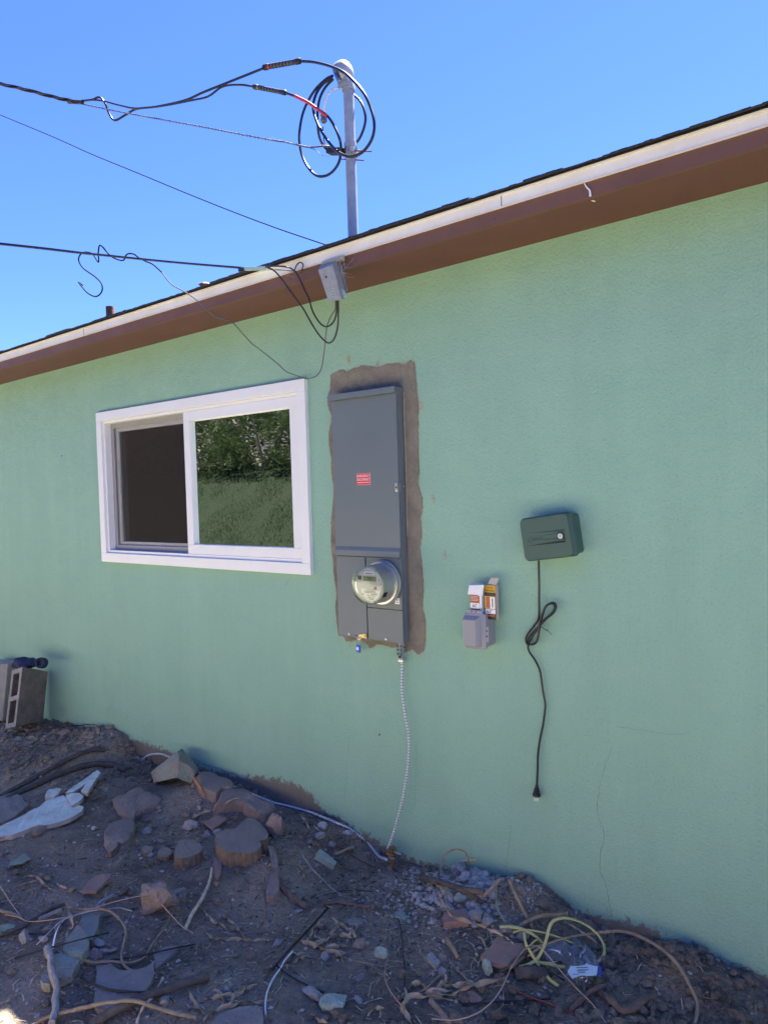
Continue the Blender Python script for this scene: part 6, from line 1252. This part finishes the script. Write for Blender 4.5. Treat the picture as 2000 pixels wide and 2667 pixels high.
rod_thing('cable', 'g5', [(560, 1295), (700, 1285, .01), (850, 1270, .01), (1000, 1265, .01), (1200, 1250)], .0026, 'tape', 'dark wire lying straight above the bottom edge', 'wire')
rod_thing('red_wire', 'g5', [(915, 1145), (970, 1200, .01), (1080, 1250, .01), (1200, 1290, .01), (1370, 1365)], .0032, 'redw', 'dull red wire on the dirt right of the terracotta shard', 'wire')
rod_thing('vine', 'g5', [(1035, 945, .03), (1130, 880, .05), (1250, 830, .06), (1400, 795, .06), (1560, 775, .05)]+[(1000+0, 0)][:0], .0042, 'stick', 'brown vine stem crossing the yellow cable towards the right', 'vine')
rod_thing('vine', 'g6', [(160, 605, .05), (280, 590, .05), (420, 588, .05), (560, 635, .05), (680, 700, .05), (790, 780, .05), (880, 880, .04), (950, 990, .03), (1010, 1110, .02), (1045, 1200, .01), (1045, 1300, .01), (1025, 1400, .0)], .0055, 'stick', 'long tan vine arching along the wall foot and down the right', 'vine', 8)
# thick root loop right
rod_thing('root', 'g6', [(240, 1140), (300, 1180, .01), (350, 1230, .015), (400, 1270, .015), (470, 1260, .015), (540, 1210, .015), (610, 1165, .01), (660, 1155)], .0105, 'root', 'thick wavy root lying on clods at the bottom right', 'root', 9, wob=.004)
rod_thing('root', 'g6', [(655, 1170), (660, 1280, .01), (665, 1400)], .006, 'root', 'straight root stub below the thick wavy root', 'root', wob=.002)
rod_thing('stick', 'g6', [(-60, 1270), (30, 1200, .01), (120, 1110, .015), (245, 1060, .01)], .0085, 'root', 'forked brown stick below the plastic bag', 'stick', 8, wob=.004)
for i, (x0, y0, x1, y1, lb) in enumerate(((910, 1165, 932, 1325, 'upright pale straw on clods under the vine'), (230, 665, 320, 672, 'short pale straw right of the yellow cable loop'), (560, 870, 530, 925, 'tiny pale straw below the vine start'), (615, 1384, 675, 1300, 'thin straw against the straight root stub'), (670, 1060, 710, 1100, 'tiny bent straw in the middle of the clods'))):
    rod_thing('straw', 'g6', [(x0, y0, .004), (x1, y1, .004)], .0022, 'straw', lb, 'straw', smooth=False)
# yellow cable
yl = thing('yellow_cable', G('g5', 1250, 900), 'tangle of flat yellow sheathed electrical cable on the dirt by the plastic bag', 'cable')
for pts in ([(835, 735, .02), (900, 732, .03), (980, 745, .04), (1060, 780, .04), (1120, 830, .03), (1150, 880, .02)],
            [(930, 775, .03), (1000, 755, .04), (1100, 765, .045), (1200, 790, .04), (1300, 825, .03), (1420, 880, .02), (1505, 920, .01)],
            [(1010, 780, .05), (1020, 850, .05), (1050, 910, .04), (1090, 975, .03), (1110, 1010, .02), (1130, 1030, .01)],
            [(970, 1020, .01), (1040, 1005, .02), (1100, 965, .03), (1140, 900, .05), (1170, 820, .07), (1190, 740, .09), (1220, 690, .10), (1290, 670, .10), (1380, 685, .09), (1470, 730, .07), (1540, 790, .05), (1580, 860, .03), (1585, 930, .02), (1545, 985, .01), (1480, 1005, .01)],
            [(1035, 885, .03), (1080, 840, .04), (1110, 825, .04), (1140, 850, .03)], [(1030, 895, .02), (1100, 875, .03), (1150, 865, .03)],
            [(1090, 985, .02), (1180, 1000, .02), (1260, 1020, .01), (1350, 1025, .01)], [(1155, 1060, .01), (1190, 1110, .01), (1255, 1160, .005)]):
    MB().tube(gl('g5', pts, .005), .0054, 8, 6, flat=.6).build('cable_run', 'ycable', yl, smooth=True, angle=80)
rod_thing('black_strip', 'g5', [(1040, 945, .02), (1090, 980, .025), (1150, 1030, .02), (1300, 1120, .01)], .0032, 'tape', 'thin black strip crossing under the yellow cable tangle', 'strip')
# plastic bag
bg_ = thing('plastic_bag', G('g5', 1400, 1000), 'crumpled clear plastic bag with white printed label and blue tab on the dirt', 'plastic bag')
out = [(1150, 960), (1160, 880), (1230, 850), (1330, 855), (1400, 850), (1450, 890), (1500, 940), (1540, 1010), (1545, 1060), (1500, 1140), (1440, 1215), (1380, 1150), (1330, 1080), (1310, 1030), (1240, 1000), (1180, 1000)]
cg = (1380, 970); m = MB(); rings = []
for f_ in (1, .8, .6, .4, .2):
    r_ = []
    for i, (x, y) in enumerate(cr([Vector((a, b, 0)) for a, b in out+[out[0]]], 4)[:-1]) if 0 else enumerate([(v.x, v.y) for v in cr([Vector((a, b, 0)) for a, b in out+[out[0]]], 4)[:-1]]):
        xx, yy = cg[0]+(x-cg[0])*f_, cg[1]+(y-cg[1])*f_
        lf = .004+.040*(1-f_**2)*(.3+1.3*abs(N(xx*.012, yy*.012, 1)))+.03*abs(N(xx*.03, yy*.03, 7))
        p = G('g5', xx, yy, 0); r_.append(p+Vector((0, 0, lf)))
    rings.append(r_)
n = len(rings[0])
for r_ in rings: m.v += r_
for j in range(4):
    for i in range(n): m.f.append((j*n+i, j*n+(i+1) % n, (j+1)*n+(i+1) % n, (j+1)*n+i)); m.mi.append(0)
m.f.append(tuple(4*n+i for i in range(n))); m.mi.append(0)
m.build('film', 'bag', bg_, smooth=True, angle=20)
rb_ = random.Random(4)
for i in range(9):
    x, y = rb_.uniform(1200, 1480), rb_.uniform(880, 1150); a_ = rb_.uniform(0, 3.14); L_ = rb_.uniform(25, 70)
    if not inpoly(x, y, out): continue
    MB().tube([G('g5', x+math.cos(a_+.3*k)*L_*k, y+math.sin(a_+.3*k)*L_*.6*k, .045-.012*abs(k)) for k in (-1, 0, 1)], lambda t: .0022*math.sin(math.pi*(.08+.84*t)), 5, 6, flat=.4).build('fold', 'foldm', bg_, smooth=True)  # thin white tubes stand in for specular glints along the creases
def lift_poly(rg, pts, zo, mt, nm, par, th=.001):
    P = [G(rg, x, y, zo)+Vector((0, 0, .006*N(x*.03, y*.03, 2))) for x, y in pts]; return MB().prism(P, Vector((0, 0, -th))).build(nm, mt, par)
lift_poly('g5', [(1345, 1010), (1400, 1012), (1440, 1005), (1460, 990), (1480, 1012), (1540, 1020), (1530, 1085), (1480, 1090), (1420, 1085), (1355, 1100), (1320, 1050)], .055, 'cardw', 'label', bg_)
lift_poly('g5', [(1535, 1020), (1565, 1018), (1572, 1085), (1540, 1090)], .054, 'bluecap', 'blue_tab', bg_)
lift_poly('g5', [(1546, 1065), (1556, 1065), (1556, 1085), (1548, 1085)], .056, 'white', 'tab_print', bg_)
for (x0, y0, x1, y1) in ((1385, 1022, 1465, 1026), (1390, 1040, 1470, 1044), (1395, 1058, 1450, 1062), (1360, 1075, 1400, 1078)):
    lift_poly('g5', [(x0, y0), (x1, y0), (x1, y1), (x0, y1)], .0575, 'wiregrey', 'label_print', bg_, .0004)
flat_thing('green_scrap', 'g6', [(85, 705), (115, 690), (135, 720), (120, 745), (90, 725)], .012, .004, 'teal_label', 'tiny teal plastic scrap behind the plastic bag', 'scrap', seed=170, amp=.001)
# buried leaf litter, pebbles, clods : uncountable cover
def scatter(name, n, fn, shape, mt, label, cat, smooth=False):
    m = MB(); rdm = random.Random(hash(name) % 1000 if 0 else len(name)*7)
    for i in range(n):
        c = fn(rdm)
        if c is None: continue
        x, y, s_ = c; z = h(x, y); shape(m, Vector((x, y, z)), s_, rdm, i)
    o = m.build(name, mt, smooth=smooth, angle=30); tag(o, label, cat, kind='stuff')
ico = {}
def ico_(k):
    if k not in ico:
        b = MB().rock(Vector(), 1, .8, .62, 0, 1 if k < 4 else 2, .25, 6, 200+k); ico[k] = b
    return ico[k]
def sh_rock(m, p, s_, rdm, i):
    b = ico_(rdm.randrange(8)); rot = Matrix.Rotation(rdm.uniform(0, 6.28), 3, 'Z') @ Matrix.Rotation(rdm.uniform(-.6, .6), 3, 'X'); m.add([p+rot@(v*s_)+Vector((0, 0, s_*.2)) for v in b.v], b.f)
def sh_leaf(m, p, s_, rdm, i):
    a = rdm.uniform(0, 6.28); t = Vector((math.cos(a), math.sin(a), rdm.uniform(-.25, .35))); sd = Vector((-math.sin(a), math.cos(a), rdm.uniform(-.5, .5))); L = s_*rdm.uniform(.7, 1.6); w_ = s_*rdm.uniform(.12, .4)
    p = p+Vector((0, 0, .002+abs(t.z)*L*.5)); mid = Vector((0, 0, w_*.6)); q0 = p-t*L; q1 = p+t*L
    m.add([q0, p-sd*w_+mid*.2-t*L*.2, p+mid-t*L*.1, p+sd*w_+mid*.2, q1], [(0, 1, 2), (0, 2, 3), (1, 4, 2), (2, 4, 3)])
def sh_straw(m, p, s_, rdm, i):
    a = rdm.uniform(0, 6.28); t = Vector((math.cos(a), math.sin(a), rdm.uniform(-.1, .25)))*s_; sd = Vector((-math.sin(a), math.cos(a), 0))*rdm.uniform(.0006, .0016); p = p+Vector((0, 0, .003)); b = sd.cross(t).normalized()*.001
    k = Vector((rdm.uniform(-.3, .3), rdm.uniform(-.3, .3), rdm.uniform(0, .2)))*s_
    m.add([p-t+sd, p-t-sd, p-t+b, p+k+sd, p+k-sd, p+k+b, p+t+sd*.6, p+t-sd*.6, p+t+b], [(0, 1, 4, 3), (1, 2, 5, 4), (2, 0, 3, 5), (3, 4, 7, 6), (4, 5, 8, 7), (5, 3, 6, 8)])
def everywhere(smin, smax, mask=None, pw=2.5):
    def fn(r):
        # denser near the camera side of view
        y = -r.random()**1.0*1.75; x = r.uniform(-6.0, .1)
        if r.random() < .45: x = r.uniform(-3.2, -.2)
        if mask and r.random() > mask(x, y): return None
        return x, y, smin+(smax-smin)*r.random()**pw
    return fn
heapc = G('g5', 420, 480); heapd = G('g5', 500, 700); heap_ = [(p.x, p.y) for p in (heapc, heapd)]
def litter_mask(x, y):
    v = .25+.9*max(0, N(x*1.7, y*1.7, 11))+.6*max(0, N(x*5, y*5, 12))
    v += sum(1.0*math.exp(-((x-a)**2+(y-b)**2)/.05) for a, b in heap_)
    v += .8*sm(-3.2, -3.8, x)*sm(1.0, .4, -y)
    return v
def clod_mask(x, y): return .2+1.0*sm(-1.15, -.8, x)*sm(1.1, .6, -y)+.6*sm(-3.6, -4.2, x)*sm(.7, .2, -y)+.5*math.exp(-(y/.06)**2)
def gravel_mask(x, y): return .3+.6*max(0, N(x*2.3, y*2.3, 20))+sum(1.3*math.exp(-((x-a)**2+(y-b)**2)/.03) for a, b in heap_)
scatter('dirt_clods', 9000, everywhere(.003, .026, clod_mask, 3.2), sh_rock, 'soil', 'brown dirt clods and crumbs strewn over the ground', 'dirt clods', True)
def region(x0, x1, y0, y1, a, b, pw):
    return lambda r: (r.uniform(x0, x1), -(y0+(y1-y0)*r.random()**1.3), a+(b-a)*r.random()**pw)
scatter('soil_lumps', 1500, region(-1.25, .05, .03, .75, .003, .030, 4.5), sh_rock, 'soil', 'loose brown soil lumps heaped under the wall at the right', 'soil lumps', True)
scatter('soil_crumbs', 1500, region(-5.3, -3.7, .01, .6, .004, .028, 3), sh_rock, 'soil', 'loose dark soil crumbs on the mound at the far left by the blocks', 'soil crumbs', True)
scatter('rubble_grit', 650, region(-1.9, -1.25, .03, .42, .003, .011, 1.8), sh_rock, 'rubble', 'pale stone grit spilling around the rubble heap', 'grit')
scatter('gravel', 9000, everywhere(.0015, .010, gravel_mask, 4.5), sh_rock, 'rubble', 'small pale gravel bits scattered in the dirt', 'gravel')
scatter('leaf_litter', 9000, everywhere(.005, .017, litter_mask, 2), sh_leaf, 'stickd', 'dark dead leaf litter scattered over the dirt', 'leaf litter')
scatter('straw_litter', 8000, everywhere(.006, .028, litter_mask, 2.2), sh_straw, 'straw', 'fine pale straw bits scattered over the dirt', 'straw litter')

# ------------------------------------------------------------------ the garden bank behind the photographer (seen mirrored in the window)
def lawn():
    m = MB(); r = random.Random(3)
    for i in range(110000):
        x = r.uniform(-16, -2.5); y = -r.uniform(3.5, 5.6); z = h(x, y, False); s_ = r.uniform(.018, .045); a = r.uniform(0, 6.28); d = Vector((math.cos(a), math.sin(a), 0)); p = Vector((x, y, z-.005))
        tip = p+Vector((r.uniform(-.6, .6)*s_, r.uniform(-.6, .6)*s_, s_)); m.add([p-d*.003, p+d*.003, tip], [(0, 1, 2)])
    o = m.build('lawn_grass', 'blade'); tag(o, 'green lawn grass on the garden bank mirrored in the window pane', 'grass', kind='stuff')
lawn()
def bush(cx, cy, rx, ry, rz_, n, seed, label, lm='leaf'):
    r = random.Random(seed); z0 = h(cx, cy, False); t = thing('bush', (cx, cy, z0), label, 'bush', 'garden bushes mirrored in the window'); m = MB()
    for i in range(n):
        a, b = r.uniform(0, 6.28), math.acos(r.uniform(-.3, 1)); rr = r.uniform(.55, 1.0)*(1+.25*noise.noise(Vector((a*1.5, b*2, seed))))
        if noise.noise(Vector((a*2.2, b*3, seed+5))) < -.1 and r.random() < .75: continue
        p = Vector((cx+rx*rr*math.sin(b)*math.cos(a), cy+ry*rr*math.sin(b)*math.sin(a), z0+rz_*(.18+.85*rr*math.cos(b))))
        u = Vector((r.gauss(0, 1), r.gauss(0, 1), r.gauss(0, .6))).normalized(); v = u.orthogonal().normalized(); L = r.uniform(.035, .085); w_ = L*.30
        m.add([p-u*L, p-v*w_, p+u*L, p+v*w_], [(0, 1, 2), (0, 2, 3)])
    m.build('foliage', lm, t); m = MB()
    for k in range(5):
        a = k*1.26; m.tube([Vector((cx, cy, z0-.05)), Vector((cx+.3*rx*math.cos(a), cy+.3*ry*math.sin(a), z0+rz_*.4)), Vector((cx+.6*rx*math.cos(a), cy+.6*ry*math.sin(a), z0+rz_*.85))], lambda t_: .03*(1-t_)+.006, 6, 4)
    m.build('stems', 'stickd', t)
bush(-5.6, -5.3, 1.1, .8, 1.15, 7000, 1, 'broad sunlit bush on the garden bank mirrored in the right pane')
bush(-7.2, -5.5, 1.1, .8, 1.3, 6000, 2, 'second leafy bush on the bank, mirrored left of the broad one')
bush(-8.9, -5.5, 1.2, .8, 1.2, 5000, 3, 'third leafy bush on the bank, mirrored at the left of the right pane')
bush(-10.6, -5.6, 1.1, .8, 1.2, 4000, 4, 'fourth bush on the bank, thin and mirrored beside the window divider')
bush(-12.6, -5.8, 1.2, .8, 1.5, 4000, 5, 'brown dry bush mirrored behind the insect screen', 'leafdry')
bush(-14.9, -6.0, 1.3, .8, 1.6, 4000, 6, 'furthest brown dry bush on the bank, mirrored at the left of the window', 'leafdry')
def fence():
    t = thing('garden_fence', (-7, -7.0, h(-7, -7.0, False)), 'dark wooden board fence on top of the garden bank mirrored in the window', 'fence')
    m = MB(); x = -24.0
    while x < 1: m.box((x, -7.02, 1.4), (x+.135, -6.998+.004*random.random(), 4.1+.02*random.random())); x += .145
    m.build('boards', 'fence', t); m = MB().box((-24, -7.06, 3.6), (1, -7.025, 3.7)).box((-24, -7.06, 2.4), (1, -7.025, 2.5)); m.build('rails', 'fence', t)
fence()
